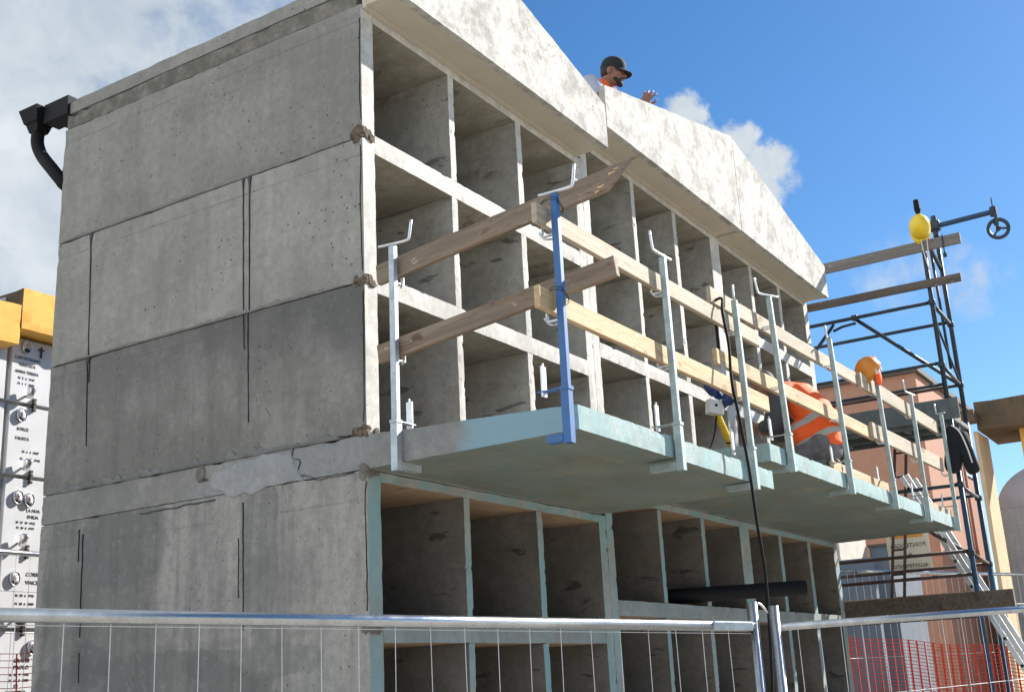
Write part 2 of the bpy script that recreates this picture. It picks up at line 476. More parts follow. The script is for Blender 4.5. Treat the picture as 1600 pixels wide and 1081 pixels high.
M_glass = plain('pale_screen_panel', (0.55, 0.62, 0.65), 0.3, 0.2, 3)

# ------------------------------------------------------------------ geometry helpers


def to_obj(name, bm, mat, parent=None, smooth=False, loc=None):
    me = bpy.data.meshes.new(name)
    bmesh.ops.recalc_face_normals(bm, faces=bm.faces)
    bm.to_mesh(me)
    bm.free()
    if smooth:
        me.shade_smooth()
    mats = mat if isinstance(mat, (list, tuple)) else [mat]
    for m in mats:
        me.materials.append(m)
    o = bpy.data.objects.new(name, me)
    COL.objects.link(o)
    if parent is not None:
        o.parent = parent
    if loc is not None:
        o.location = loc
    return o


def tag(o, label, cat, group=None, kind=None):
    if label:
        o['label'] = label
    if cat:
        o['category'] = cat
    if group:
        o['group'] = group
    if kind:
        o['kind'] = kind
    return o


def empty(name, loc=(0, 0, 0), rot=(0, 0, 0)):
    o = bpy.data.objects.new(name, None)
    o.empty_display_size = 0.1
    o.location = loc
    o.rotation_euler = rot
    COL.objects.link(o)
    return o


def wpart(name, bm, mat, parent, smooth=False, loc=None):
    """a part whose mesh was drawn in world coordinates; its own origin is put at the parent's"""
    o = parent
    off = Vector((0, 0, 0))
    while o is not None:
        off += o.location
        o = o.parent
    bmesh.ops.translate(bm, verts=bm.verts, vec=-off)
    return to_obj(name, bm, mat, parent, smooth)


def wobble(p, amp):
    q = Vector(p)
    return noise.noise_vector(q * 3.0) * amp * 0.8 + noise.noise_vector(q * 37.0 + Vector((3, 5, 7))) * amp * 0.45


def rbox(bm, x0, x1, y0, y1, z0, z1, seg=(0.12, 0.12, 0.12), amp=0.0025, chip=0.006, mat_idx=0):
    """a box whose faces are gridded and whose edges are slightly broken, like cast concrete"""
    n = [max(1, int(round((b - a) / s))) for a, b, s in ((x0, x1, seg[0]), (y0, y1, seg[1]), (z0, z1, seg[2]))]
    lo = (x0, y0, z0)
    hi = (x1, y1, z1)
    vd = {}

    def V(i, j, k):
        key = (i, j, k)
        if key in vd:
            return vd[key]
        p = Vector([lo[a] + (hi[a] - lo[a]) * (key[a] / n[a]) for a in range(3)])
        ends = sum(1 for a in range(3) if key[a] in (0, n[a]))
        q = p + wobble(p, amp)
        if ends >= 2 and chip:
            c = max(0.0, (noise.noise(p * 17.0 + Vector((1, 9, 4))) + noise.noise(p * 48.0) * 0.7) * 1.1 - 0.05) ** 1.5 * chip * 1.2 + chip * 0.12
            for a in range(3):
                if key[a] == 0:
                    q[a] += c * min(1, (hi[a] - lo[a]) * 12)
                elif key[a] == n[a]:
                    q[a] -= c * min(1, (hi[a] - lo[a]) * 12)
        vd[key] = bm.verts.new(q)
        return vd[key]
    for a in range(3):
        b, c = (a + 1) % 3, (a + 2) % 3
        for side in (0, n[a]):
            for u in range(n[b]):
                for w in range(n[c]):
                    keys = []
                    for du, dw in ((0, 0), (1, 0), (1, 1), (0, 1)):
                        k = [0, 0, 0]
                        k[a] = side
                        k[b] = u + du
                        k[c] = w + dw
                        keys.append(tuple(k))
                    try:
                        f = bm.faces.new([V(*k) for k in keys])
                        f.material_index = mat_idx
                    except ValueError:
                        pass
    return bm


def box(bm, x0, x1, y0, y1, z0, z1, mi=0, M=None):
    vs = [bm.verts.new((x, y, z)) for x in (x0, x1) for y in (y0, y1) for z in (z0, z1)]
    if M is not None:
        for v in vs:
            v.co = M @ v.co
    for f in ((0, 1, 3, 2), (4, 6, 7, 5), (0, 4, 5, 1), (2, 3, 7, 6), (0, 2, 6, 4), (1, 5, 7, 3)):
        bm.faces.new([vs[i] for i in f]).material_index = mi
    return vs


def bevel(bm, w, seg=2):
    bmesh.ops.bevel(bm, geom=list(bm.edges), offset=w, segments=seg, affect='EDGES', profile=0.5)


def tube(bm, pts, r, n=10, caps=True, mi=0, radii=None, twist_up=None):
    pts = [Vector(p) for p in pts]
    rings = []
    prev = None
    for i, p in enumerate(pts):
        if i == 0:
            t = pts[1] - p
        elif i == len(pts) - 1:
            t = p - pts[i - 1]
        else:
            t = (pts[i + 1] - p).normalized() + (p - pts[i - 1]).normalized()
        t.normalize()
        if prev is None:
            up = Vector((0, 0, 1)) if abs(t.z) < 0.9 else Vector((1, 0, 0))
            a = t.cross(up).normalized()
        else:
            a = (prev - t * prev.dot(t)).normalized()
        prev = a
        b = t.cross(a)
        rr = radii[i] if radii else r
        rings.append([bm.verts.new(p + (a * math.cos(2 * math.pi * k / n) + b * math.sin(2 * math.pi * k / n)) * rr) for k in range(n)])
    for i in range(len(rings) - 1):
        for k in range(n):
            bm.faces.new((rings[i][k], rings[i][(k + 1) % n], rings[i + 1][(k + 1) % n], rings[i + 1][k])).material_index = mi
    if caps:
        bm.faces.new(rings[0][::-1]).material_index = mi
        bm.faces.new(rings[-1]).material_index = mi
    return rings


def smoothpath(pts, n=6):
    pts = [Vector(p) for p in pts]
    P = [pts[0] * 2 - pts[1]] + pts + [pts[-1] * 2 - pts[-2]]
    out = []
    for i in range(1, len(P) - 2):
        for k in range(n):
            t = k / n
            a, b, c, d = P[i - 1], P[i], P[i + 1], P[i + 2]
            out.append(0.5 * ((2 * b) + (c - a) * t + (2 * a - 5 * b + 4 * c - d) * t * t + (3 * b - a - 3 * c + d) * t ** 3))
    out.append(pts[-1])
    return out


def frame_along(p0, p1, up=(0, 0, 1)):
    p0 = Vector(p0)
    p1 = Vector(p1)
    x = (p1 - p0).normalized()
    z = Vector(up)
    z = (z - x * z.dot(x)).normalized()
    y = z.cross(x)
    M = Matrix((x, y, z)).transposed().to_4x4()
    M.translation = p0
    return M, (p1 - p0).length


def lathe(bm, prof, n=20, M=None, mi=0):
    rings = []
    for r, z in prof:
        if r < 1e-6:
            v = bm.verts.new((0, 0, z))
            rings.append([v])
        else:
            rings.append([bm.verts.new((r * math.cos(2 * math.pi * k / n), r * math.sin(2 * math.pi * k / n), z)) for k in range(n)])
    if M is not None:
        for rg in rings:
            for v in rg:
                v.co = M @ v.co
    for a, b in zip(rings, rings[1:]):
        for k in range(n):
            k2 = (k + 1) % n
            vs = [a[k % len(a)], a[k2 % len(a)], b[k2 % len(b)], b[k % len(b)]]
            u = []
            for v in vs:
                if v not in u:
                    u.append(v)
            if len(u) >= 3:
                bm.faces.new(u).material_index = mi


def copy_tree(o, parent=None):
    c = o.copy()
    COL.objects.link(c)
    if parent is not None:
        c.parent = parent
    for ch in list(o.children):
        copy_tree(ch, c)
    return c


def skin_mesh(name, verts, edges, radii, mat, parent=None, sub=2, root=0, flat=None):
    me = bpy.data.meshes.new(name)
    me.from_pydata([tuple(v) for v in verts], edges, [])
    o = bpy.data.objects.new(name, me)
    COL.objects.link(o)
    o.modifiers.new('skin', 'SKIN')
    for i, v in enumerate(me.skin_vertices[0].data):
        r = radii[i]
        v.radius = r if isinstance(r, tuple) else (r, r)
        v.use_root = (i == root)
    s = o.modifiers.new('sub', 'SUBSURF')
    s.levels = sub
    s.render_levels = sub
    dg = bpy.context.evaluated_depsgraph_get()
    dg.update()
    me2 = bpy.data.meshes.new_from_object(o.evaluated_get(dg))
    bpy.data.objects.remove(o)
    bpy.data.meshes.remove(me)
    me2.name = name
    me2.materials.clear()
    me2.materials.append(mat)
    me2.shade_smooth()
    o2 = bpy.data.objects.new(name, me2)
    COL.objects.link(o2)
    if parent is not None:
        o2.parent = parent
    return o2


def text_bm(txt, size, M, depth=0.002, mirror=False):
    cu = bpy.data.curves.new('lettering', 'FONT')
    cu.body = txt
    cu.size = size
    cu.extrude = depth
    cu.align_x = 'CENTER'
    cu.resolution_u = 2
    o = bpy.data.objects.new('lettering', cu)
    COL.objects.link(o)
    dg = bpy.context.evaluated_depsgraph_get()
    dg.update()
    me = bpy.data.meshes.new_from_object(o.evaluated_get(dg))
    bm = bmesh.new()
    bm.from_mesh(me)
    bpy.data.objects.remove(o)
    bpy.data.curves.remove(cu)
    bpy.data.meshes.remove(me)
    if mirror:
        for v in bm.verts:
            v.co.x = -v.co.x
    for v in bm.verts:
        v.co = M @ v.co
    return bm


# ------------------------------------------------------------------ ground
bm = bmesh.new()
bmesh.ops.create_grid(bm, x_segments=1, y_segments=1, size=600)
m = Mat('gravel_ground', 0.95)
g1 = m.noise(40, 6, 0.75)
g2 = m.noise(0.6, 4, 0.6)
c = m.mix(m.ramp(g1, 0.35, 0.68), (0.32, 0.29, 0.25), (0.50, 0.47, 0.41))
c = m.mix(m.ramp(g2, 0.35, 0.7, 0, 0.5), c, (0.44, 0.41, 0.36))
m.bump(g1, 0.5, 0.02)
tag(to_obj('ground', bm, m.done(c), loc=(0, 0, GROUND)), 'pale gravel ground under the building site', 'ground', kind='structure')

# ------------------------------------------------------------------ the burial niche building
B = empty('burial_niche_building', (0, 0, GROUND))
tag(B, 'unfinished raw concrete burial niche building with stepped rows of open cells', 'building')

D = 2.453
YB = 2.36                      # back of the cells
# side wall, one cast panel to each row


def side_panel(z0, z1, mat, name='wall_panel', y1=D, label=None):
    bm = bmesh.new()
    rbox(bm, 0.0, 0.1026, 0.0, y1, z0, z1, (0.05, 0.06, 0.05), 0.002, 0.006)
    for f in bm.faces:
        f.material_index = 1 if f.calc_center_median().y < 0.004 else 0
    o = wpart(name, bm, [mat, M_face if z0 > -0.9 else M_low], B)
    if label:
        o['label'] = label
    return o


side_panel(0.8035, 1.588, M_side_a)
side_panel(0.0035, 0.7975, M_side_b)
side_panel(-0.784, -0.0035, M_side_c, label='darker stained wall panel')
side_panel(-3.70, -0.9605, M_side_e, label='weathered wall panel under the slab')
# the concealed joints are packed with mortar a little way in
for zj in (0.80, 0.0):
    bm = bmesh.new()
    box(bm, 0.022, 0.10, 0.03, D - 0.02, zj - 0.012, zj + 0.012)
    wpart('mortar_joint', bm, M_tar, B)

# broken brick packing at the corner of each joint
def packing(zj, yy, hh, mat):
    rnd = random.Random(int(zj * 100))
    bm = bmesh.new()
    for k in range(14):
        r = rnd.uniform(0.7, 1.15)
        c = Vector((rnd.uniform(0.006, 0.075), rnd.uniform(0.004, yy), zj + rnd.uniform(-0.45, 0.5) * hh))
        if k % 2:
            c.x = rnd.uniform(0.004, 0.016)
        else:
            c.y = rnd.uniform(0.004, 0.016)
        bmesh.ops.create_icosphere(bm, subdivisions=3, radius=1.0, matrix=Matrix.Translation(c) @ Euler((rnd.random() * 6, rnd.random() * 6, rnd.random() * 6)).to_matrix().to_4x4()
                                   @ Matrix.Diagonal((0.022 * r, 0.036 * r, 0.020 * r, 1)))
    box(bm, 0.012, 0.09, 0.008, yy, zj - hh * 0.35, zj + hh * 0.4)
    for v in bm.verts:
        v.co += noise.noise_vector(v.co * 45.0) * 0.008
        v.co.x = max(v.co.x, -0.009 + 0.006 * noise.noise(v.co * 60))
        v.co.y = max(v.co.y, -0.010 + 0.006 * noise.noise(v.co * 60))
    wpart('brick_packing', bm, mat, B)


for zj, yy, hh, mt in ((0.822, 0.070, 0.052, M_brick), (0.014, 0.062, 0.036, M_brick), (-0.762, 0.070, 0.028, M_brick), (-0.965, 0.045, 0.036, M_mortar), (-1.70, 0.05, 0.045, M_mortar)):
    packing(zj, yy, hh, mt)


# ragged mortar squeezed out along the joints and trowelled patches, a few millimetres proud
def smear(y0, y1, z0, h, mat, seed, name='mortar_smear', slope=0.0):
    bm = bmesh.new()
    n = int(abs(y1 - y0) / 0.016)
    L = []
    for i in range(n + 1):
        t = i / n
        y = y0 + (y1 - y0) * t
        e = min(1.0, t * 8, (1 - t) * 8)
        hh = h * (0.55 + 0.55 * noise.noise(Vector((y * 6, seed, 1))) + 0.45 * noise.noise(Vector((y * 26, seed, 4)))) * e + 0.002
        z = z0 + slope * (y - y0) + 0.003 * noise.noise(Vector((y * 12, seed, 9)))
        L.append([bm.verts.new(q) for q in ((0.004, y, z + hh), (-0.0060, y, z + hh - 0.002), (-0.0085, y, z + hh * 0.4), (-0.004, y, z - 0.001), (0.004, y, z - 0.001))])
    for a, b in zip(L, L[1:]):
        for k in range(4):
            bm.faces.new((a[k], a[k + 1], b[k + 1], b[k]))
    wpart(name, bm, mat, B)


def patch(outline, mat, seed, name='plaster_patch', proud=0.005):
    bm = bmesh.new()
    P = smoothpath([(0, y, z) for y, z in outline + [outline[0]]], 8)[:-1]
    c = sum(P, Vector()) / len(P)
    rings = []
    for k, (f, x) in enumerate(((1.0, 0.004), (0.99, -0.0035), (0.93, -proud), (0.55, -proud - 0.0006), (0.25, -proud - 0.001))):
        r = []
        for p in P:
            q = c + (p - c) * f
            if k < 3:
                q += Vector((0, noise.noise(p * 14 + Vector((seed, 0, 0))), noise.noise(p * 14 + Vector((0, seed, 3))))) * 0.022
            r.append(bm.verts.new((x, q.y, q.z)))
        rings.append(r)
    m_ = len(P)
    for a, b in zip(rings, rings[1:]):
        for k in range(m_):
            bm.faces.new((a[k], a[(k + 1) % m_], b[(k + 1) % m_], b[k]))
    bm.faces.new(rings[-1])
    wpart(name, bm, mat, B, True)


M_smear = concrete('mortar_smear_pale', (0.20, 0.195, 0.18), (0.26, 0.255, 0.24), 5, pores=0.5, streak=0, seed=31)
M_smeard = concrete('mortar_smear_grey', (0.145, 0.145, 0.14), (0.20, 0.199, 0.191), 5, pores=0.4, streak=0, seed=32)
M_plast = concrete('plaster_patch_smooth', (0.27, 0.272, 0.272), (0.335, 0.337, 0.335), 3, pores=0.1, streak=0.1, seed=33)
M_wet = concrete('damp_patch_grey', (0.125, 0.126, 0.124), (0.17, 0.17, 0.166), 3, pores=0.2, streak=0.3, seed=34)
smear(0.12, 1.35, 0.802, 0.034, M_smear, 1)
smear(1.15, 2.40, 0.802, 0.026, M_smear, 2)
smear(0.12, 1.30, 0.002, 0.034, M_smear, 3)
smear(1.10, 2.40, 0.002, 0.022, M_smear, 4)
smear(0.14, 1.10, -0.786, 0.040, M_smeard, 5)
smear(0.80, 1.75, -0.786, 0.055, M_smeard, 6)
smear(1.60, 2.38, -0.786, 0.060, M_smeard, 7)
patch([(0.50, -0.80), (0.62, -0.795), (0.80, -0.80), (0.98, -0.82), (1.06, -0.88), (0.98, -0.95), (0.80, -0.985), (0.62, -0.965), (0.47, -0.95), (0.40, -0.955), (0.46, -0.88)], M_plast, 2)

# tar runs down the side wall
def drip(y0, z0, y1, z1, w, flare=0.0):
    bm = bmesh.new()
    n = 26
    L = []
    for i in range(n + 1):
        t = i / n
        y = y0 + (y1 - y0) * t + noise.noise(Vector((y0 * 9, t * 7, 1))) * 0.004
        z = z0 + (z1 - z0) * t
        ww = w * (1 - 0.55 * t) * (0.8 + 0.5 * noise.noise(Vector((t * 9, y0 * 5, 3)))) + flare * max(0, 1 - t * 9) ** 2
        if i == n:
            ww = 0.001
        L.append([bm.verts.new((x, y + s * ww, z)) for x, s in ((0.004, 1), (-0.0065, 0.6), (-0.0065, -0.6), (0.004, -1))])
    for a, b in zip(L, L[1:]):
        for k in range(3):
            bm.faces.new((a[k], a[k + 1], b[k + 1], b[k]))
    wpart('tar_run', bm, M_tar, B)


for a in ((0.853, 0.796, 0.836, 0.005, 0.0045, 0.012), (0.805, 0.794, 0.793, 0.004, 0.0065, 0.016), (0.836, -0.004, 0.826, -0.20, 0.003, 0.0),
          (0.804, -0.004, 0.787, -0.605, 0.0042, 0.004), (2.137, 0.795, 2.103, 0.004, 0.0060, 0.018), (2.109, -0.006, 2.079, -0.539, 0.0045, 0.022),
          (2.088, -0.008, 2.086, -0.16, 0.003, 0.004), (0.818, -1.02, 0.803, -1.66, 0.005, 0.0), (0.845, -1.20, 0.84, -1.50, 0.003, 0.0),
          (2.066, -1.05, 2.050, -1.62, 0.005, 0.004), (2.10, -1.02, 2.095, -1.2, 0.003, 0.004), (2.045, -1.7, 2.04, -1.86, 0.003, 0.0)):
    drip(*a)


# open cracks, the rounded hole on the slab band, painted shade along the corner
def crack_or_edge_shade(pts, w=0.004, mat=None):
    bm = bmesh.new()
    P = smoothpath([(-0.0045, y, z) for y, z in pts], 6)
    L = []
    for i, p in enumerate(P):
        jy = noise.noise(p * 40) * 0.008
        jz = noise.noise(p * 40 + Vector((9, 2, 1))) * 0.008
        k = w * (0.6 + 0.8 * abs(noise.noise(p * 25)))
        L.append([bm.verts.new((x, p.y + jy + s * k * 0.7, p.z + jz + s * k)) for x, s in ((0.004, 1), (-0.0055, 0.5), (-0.0055, -0.5), (0.004, -1))])
    for a, b in zip(L, L[1:]):
        for k in range(3):
            bm.faces.new((a[k], a[k + 1], b[k + 1], b[k]))
    wpart('crack_or_edge_shade', bm, mat or M_tar, B)


crack_or_edge_shade([(1.60, -0.988), (1.3, -0.985), (1.02, -0.980)], 0.006)
crack_or_edge_shade([(1.63, -0.786), (1.35, -0.785), (1.08, -0.782)], 0.004)
crack_or_edge_shade([(0.47, -0.776), (0.25, -0.778), (0.10, -0.778)], 0.005)
crack_or_edge_shade([(0.47, -0.776), (0.48, -0.83), (0.43, -0.86), (0.44, -0.92), (0.36, -0.95)], 0.003)
crack_or_edge_shade([(0.36, -0.95), (0.30, -0.966), (0.08, -0.966)], 0.003)
for pts in ([(0.010, 1.50), (0.012, 1.2), (0.009, 0.9)], [(0.012, 0.76), (0.016, 0.4), (0.010, 0.06)], [(0.012, -0.05), (0.009, -0.35), (0.014, -0.72)],
            [(0.009, -1.02), (0.012, -1.3), (0.010, -1.62)]):
    crack_or_edge_shade(pts, 0.0028)  # corner strips: the lip's shadow painted dark, with chipped-edge dirt
bm = bmesh.new()
lathe(bm, [(0.0, -0.008), (0.028, -0.012), (0.036, 0.0), (0.04, 0.012)], 18,
      Matrix.Translation((-0.001, 1.13, -0.83)) @ Matrix.Rotation(R(90), 4, 'Y') @ Matrix.Scale(1.35, 4, (1, 0, 0)))
for v in bm.verts:
    v.co += wobble(v.co, 0.006)
wpart('patched_hole', bm, M_mortar, B)
crack_or_edge_shade([(1.15, -0.862), (1.12, -0.870), (1.08, -0.866)], 0.012)

# rows: (top of the cell, underside of the cell) for the first bay; the others stand 0.173 m higher
DZ = 0.173
ROWS = [(1.518, 0.8426), (0.7347, 0.0667), (-0.040, -0.800), (-1.0116, -1.668), (-1.7687, -2.440), (-2.545, -3.22)]
BAYS = [(0.1026, 2.338, [(0.808, 0.864), (1.564, 1.627)], 0.0),
        (2.532, 4.783, [(3.2335, 3.2923), (3.994, 4.064)], DZ),
        (4.988, 7.263, [(5.701, 5.778), (6.475, 6.560)], DZ)]


def top_of(i, dz):
    return ROWS[i][0] + dz


SG = (0.09, 0.16, 0.09)
for bi, (x0, x1, divs, dz) in enumerate(BAYS):
    # shelves between the rows
    for i in range(len(ROWS)):
        top, bot = ROWS[i]
        top += dz
        bot += dz
        # dividers of this row
        for (a, b) in divs:
            bm = bmesh.new()
            rbox(bm, a, b, 0.0, YB, bot, top, (0.035, 0.16, 0.022), 0.0022, 0.007)
            for f in bm.faces:
                f.material_index = 1 if f.calc_center_median().y < 0.004 else 0
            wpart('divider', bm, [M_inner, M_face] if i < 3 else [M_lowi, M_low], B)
        if i == 2:
            continue                           # the balcony slab is the floor of the third row
        nxt = ROWS[i + 1][0] + dz if i + 1 < len(ROWS) else GROUND
        xa = x0
        xb = x1
        bm = bmesh.new()
        rbox(bm, xa, xb, 0.0, YB, nxt, bot, (0.03, 0.2, 0.04), 0.0022, 0.006)
        for f in bm.faces:
            f.material_index = 1 if f.calc_center_median().y < 0.004 else 0
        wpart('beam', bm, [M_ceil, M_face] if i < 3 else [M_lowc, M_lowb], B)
    # beam over the top row, and the lintel under the slab
    bm = bmesh.new()
    rbox(bm, x0, x1, 0.0, YB, ROWS[0][0] + dz, 1.575 + dz, (0.08, 0.16, 0.05), 0.003, 0.008)
    for f in bm.faces:
        f.material_index = 1 if f.calc_center_median().y < 0.004 else 0
    wpart('beam', bm, [M_ceil, M_face], B)
    bm = bmesh.new()
    rbox(bm, x0, x1, 0.0, YB, ROWS[3][0] + dz, -0.962 + dz, (0.08, 0.16, 0.05), 0.003, 0.008)
    for f in bm.faces:
        f.material_index = 1 if f.calc_center_median().y < 0.004 else 0
    wpart('lintel', bm, [M_lowc, M_low], B)
    # back wall of the cells
    bm = bmesh.new()
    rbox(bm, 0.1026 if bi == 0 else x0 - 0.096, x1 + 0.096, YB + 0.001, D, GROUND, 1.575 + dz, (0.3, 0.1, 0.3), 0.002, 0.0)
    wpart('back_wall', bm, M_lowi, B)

# full-height piers
for (a, b, dz) in ((2.338, 2.4345, 0.0), (2.4365, 2.532, DZ), (4.783, 4.988, DZ), (7.263, 7.393, DZ)):
    for z0, z1, mats in ((-0.80 + dz, 1.575 + dz, [M_inner, M_face]), (GROUND, -0.962 + dz, [M_lowi, M_low])):
        bm = bmesh.new()
        rbox(bm, a, b, 0.0, YB, z0, z1, (0.05, 0.2, 0.024), 0.0022, 0.006)
        for f in bm.faces:
            f.material_index = 1 if f.calc_center_median().y < 0.004 else 0
        wpart('pier', bm, mats, B)

# balcony slabs
SLABS = [(0.0, 2.386, 0.0), (2.388, 4.872, DZ), (4.876, 7.44, DZ)]
for (a, b, dz) in SLABS:
    bm = bmesh.new()
    rbox(bm, a, b, -1.17, D if a == 0 else YB, -0.958, -0.788, (0.035, 0.06, 0.035), 0.0022, 0.007)
    for v in bm.verts:
        if v.co.y < 0:
            t = -v.co.y / 1.17
            if v.co.z > -0.88:
                v.co.z -= 0.045 * t
            else:
                v.co.z += 0.013 * t
        v.co.z += dz
    for f in bm.faces:
        c = f.calc_center_median()
        n = f.normal
        f.normal_update()
        n = f.normal
        if c.y > -0.004:
            f.material_index = 2
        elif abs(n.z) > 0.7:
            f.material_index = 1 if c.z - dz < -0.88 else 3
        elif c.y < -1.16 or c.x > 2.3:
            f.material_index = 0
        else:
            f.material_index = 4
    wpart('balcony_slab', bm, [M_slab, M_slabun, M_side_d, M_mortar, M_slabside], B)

# roof: mortar bed, roof slabs, gabled parapet panels with a cream soffit
bm = bmesh.new()
rbox(bm, 0.004, 2.43, 0.03, D - 0.01, 1.592, 1.695, (0.06, 0.06, 0.03), 0.006, 0.010)
wpart('mortar_bed', bm, M_mortar, B)
bm = bmesh.new()
rbox(bm, 0.0, 2.432, 0.0, 2.485, 1.698, 1.787, (0.08, 0.08, 0.03), 0.003, 0.008)
wpart('roof_slab', bm, M_side_a, B)
bm = bmesh.new()
rbox(bm, 2.44, 7.393, 0.0, 2.485, 1.752, 1.96, (0.12, 0.2, 0.06), 0.003, 0.008)
wpart('roof_slab', bm, M_side_a, B)


def parapet(x0, x1, zb, zt0, zt1, name='parapet_panel'):
    """gabled front panel, gridded so its face can be slightly uneven"""
    bm = bmesh.new()
    nx, nz = 44, 14
    y0, y1 = -0.25, -0.205
    grid = {}
    for s, y in ((0, y0), (1, y1)):
        for i in range(nx + 1):
            t = i / nx
            x = x0 + (x1 - x0) * t
            zt = zt0 + (zt1 - zt0) * t
            for k in range(nz + 1):
                z = zb + (zt - zb) * k / nz
                p = Vector((x, y, z))
                q = p + wobble(p, 0.0025)
                if k == nz:
                    q.z += noise.noise(p * 11) * 0.006
                grid[s, i, k] = bm.verts.new(q)
    for s in (0, 1):
        for i in range(nx):
            for k in range(nz):
                bm.faces.new((grid[s, i, k], grid[s, i + 1, k], grid[s, i + 1, k + 1], grid[s, i, k + 1]))
    for i in range(nx):
        for k in (0, nz):
            bm.faces.new((grid[0, i, k], grid[0, i + 1, k], grid[1, i + 1, k], grid[1, i, k]))
    for k in range(nz):
        for i in (0, nx):
            bm.faces.new((grid[0, i, k], grid[0, i, k + 1], grid[1, i, k + 1], grid[1, i, k]))
    p = wpart(name, bm, M_fascia, B)
    # soffit: a rendered strip under the overhang with a small drip step at the wall
    bm = bmesh.new()
    rbox(bm, x0 + 0.012, x1 - 0.012, -0.204, -0.032, zb + 0.003, zb + 0.12, (0.2, 0.06, 0.06), 0.0015, 0.003)
    wpart('soffit', bm, M_soffit, B)
    bm = bmesh.new()
    rbox(bm, x0 + 0.012, x1 - 0.012, -0.031, -0.001, zb - 0.008, zb + 0.12, (0.2, 0.03, 0.06), 0.0015, 0.003)
    wpart('soffit_edge', bm, M_soffit, B)
    return p


parapet(0.0, 2.392, 1.571, 2.530, 1.902)
parapet(2.408, 4.926, 1.741, 2.066, 2.646)
parapet(4.936, 7.362, 1.741, 2.640, 2.092)

# ------------------------------------------------------------------ gutter and downpipe at the rear
G = empty('gutter_downpipe', (0.05, 2.6, GROUND))
tag(G, 'black plastic gutter end with curved downpipe at the rear roof corner', 'gutter')
bm = bmesh.new()
# half-round gutter along the back eave, its open trough seen at the end
for (a, b) in ((0.06, 7.3),):
    prof = [(math.cos(t) * 0.085, -math.sin(t) * 0.085) for t in [math.pi * k / 10 for k in range(11)]]
    prof2 = [(c[0] * 0.93, c[1] * 0.93) for c in prof[::-1]]
    P = prof + prof2
    ra = [bm.verts.new((a, 2.60 + p[0], 1.80 + p[1])) for p in P]
    rb = [bm.verts.new((b, 2.60 + p[0], 1.80 + p[1])) for p in P]
    for k in range(len(P)):
        k2 = (k + 1) % len(P)
        bm.faces.new((ra[k], ra[k2], rb[k2], rb[k]))
    bm.faces.new(ra)
    bm.faces.new(rb)
wpart('gutter_channel', bm, M_black, G)
bm = bmesh.new()
M0 = Matrix.Translation((0.02, 2.76, 1.78))
for zz0, zz1, r0, r1 in ((0.045, -0.05, 0.095, 0.068), (-0.05, -0.11, 0.06, 0.042)):
    vs = [bm.verts.new(M0 @ Vector((sx * r, sy * r, z))) for z, r in ((zz0, r0), (zz1, r1)) for sx, sy in ((-1, -1), (1, -1), (1, 1), (-1, 1))]
    bm.faces.new(vs[:4])
    bm.faces.new(vs[4:])
    for k in range(4):
        bm.faces.new((vs[k], vs[(k + 1) % 4], vs[4 + (k + 1) % 4], vs[4 + k]))
box(bm, -0.02, 0.10, 2.42, 2.66, 1.70, 1.83)
wpart('hopper', bm, M_black, G)
bm = bmesh.new()
tube(bm, smoothpath([(0.02, 2.765, 1.70), (0.02, 2.765, 1.60), (0.03, 2.72, 1.50), (0.04, 2.60, 1.36), (0.08, 2.53, 1.24), (0.125, 2.515, 1.05), (0.125, 2.515, -3.69)], 5), 0.042, 14)
wpart('downpipe', bm, M_black, G, smooth=True)
for zc in (1.02, -0.98, -2.6):
    bm = bmesh.new()
    lathe(bm, [(0.040, -0.02), (0.052, -0.02), (0.052, 0.02), (0.040, 0.02)], 14, Matrix.Translation((0.125, 2.515, zc)))
    wpart('pipe_clip', bm, M_black, G)

# ------------------------------------------------------------------ guardrail posts


def rod(bm, pts, r=0.007):
    tube(bm, smoothpath(pts, 4), r, 8)


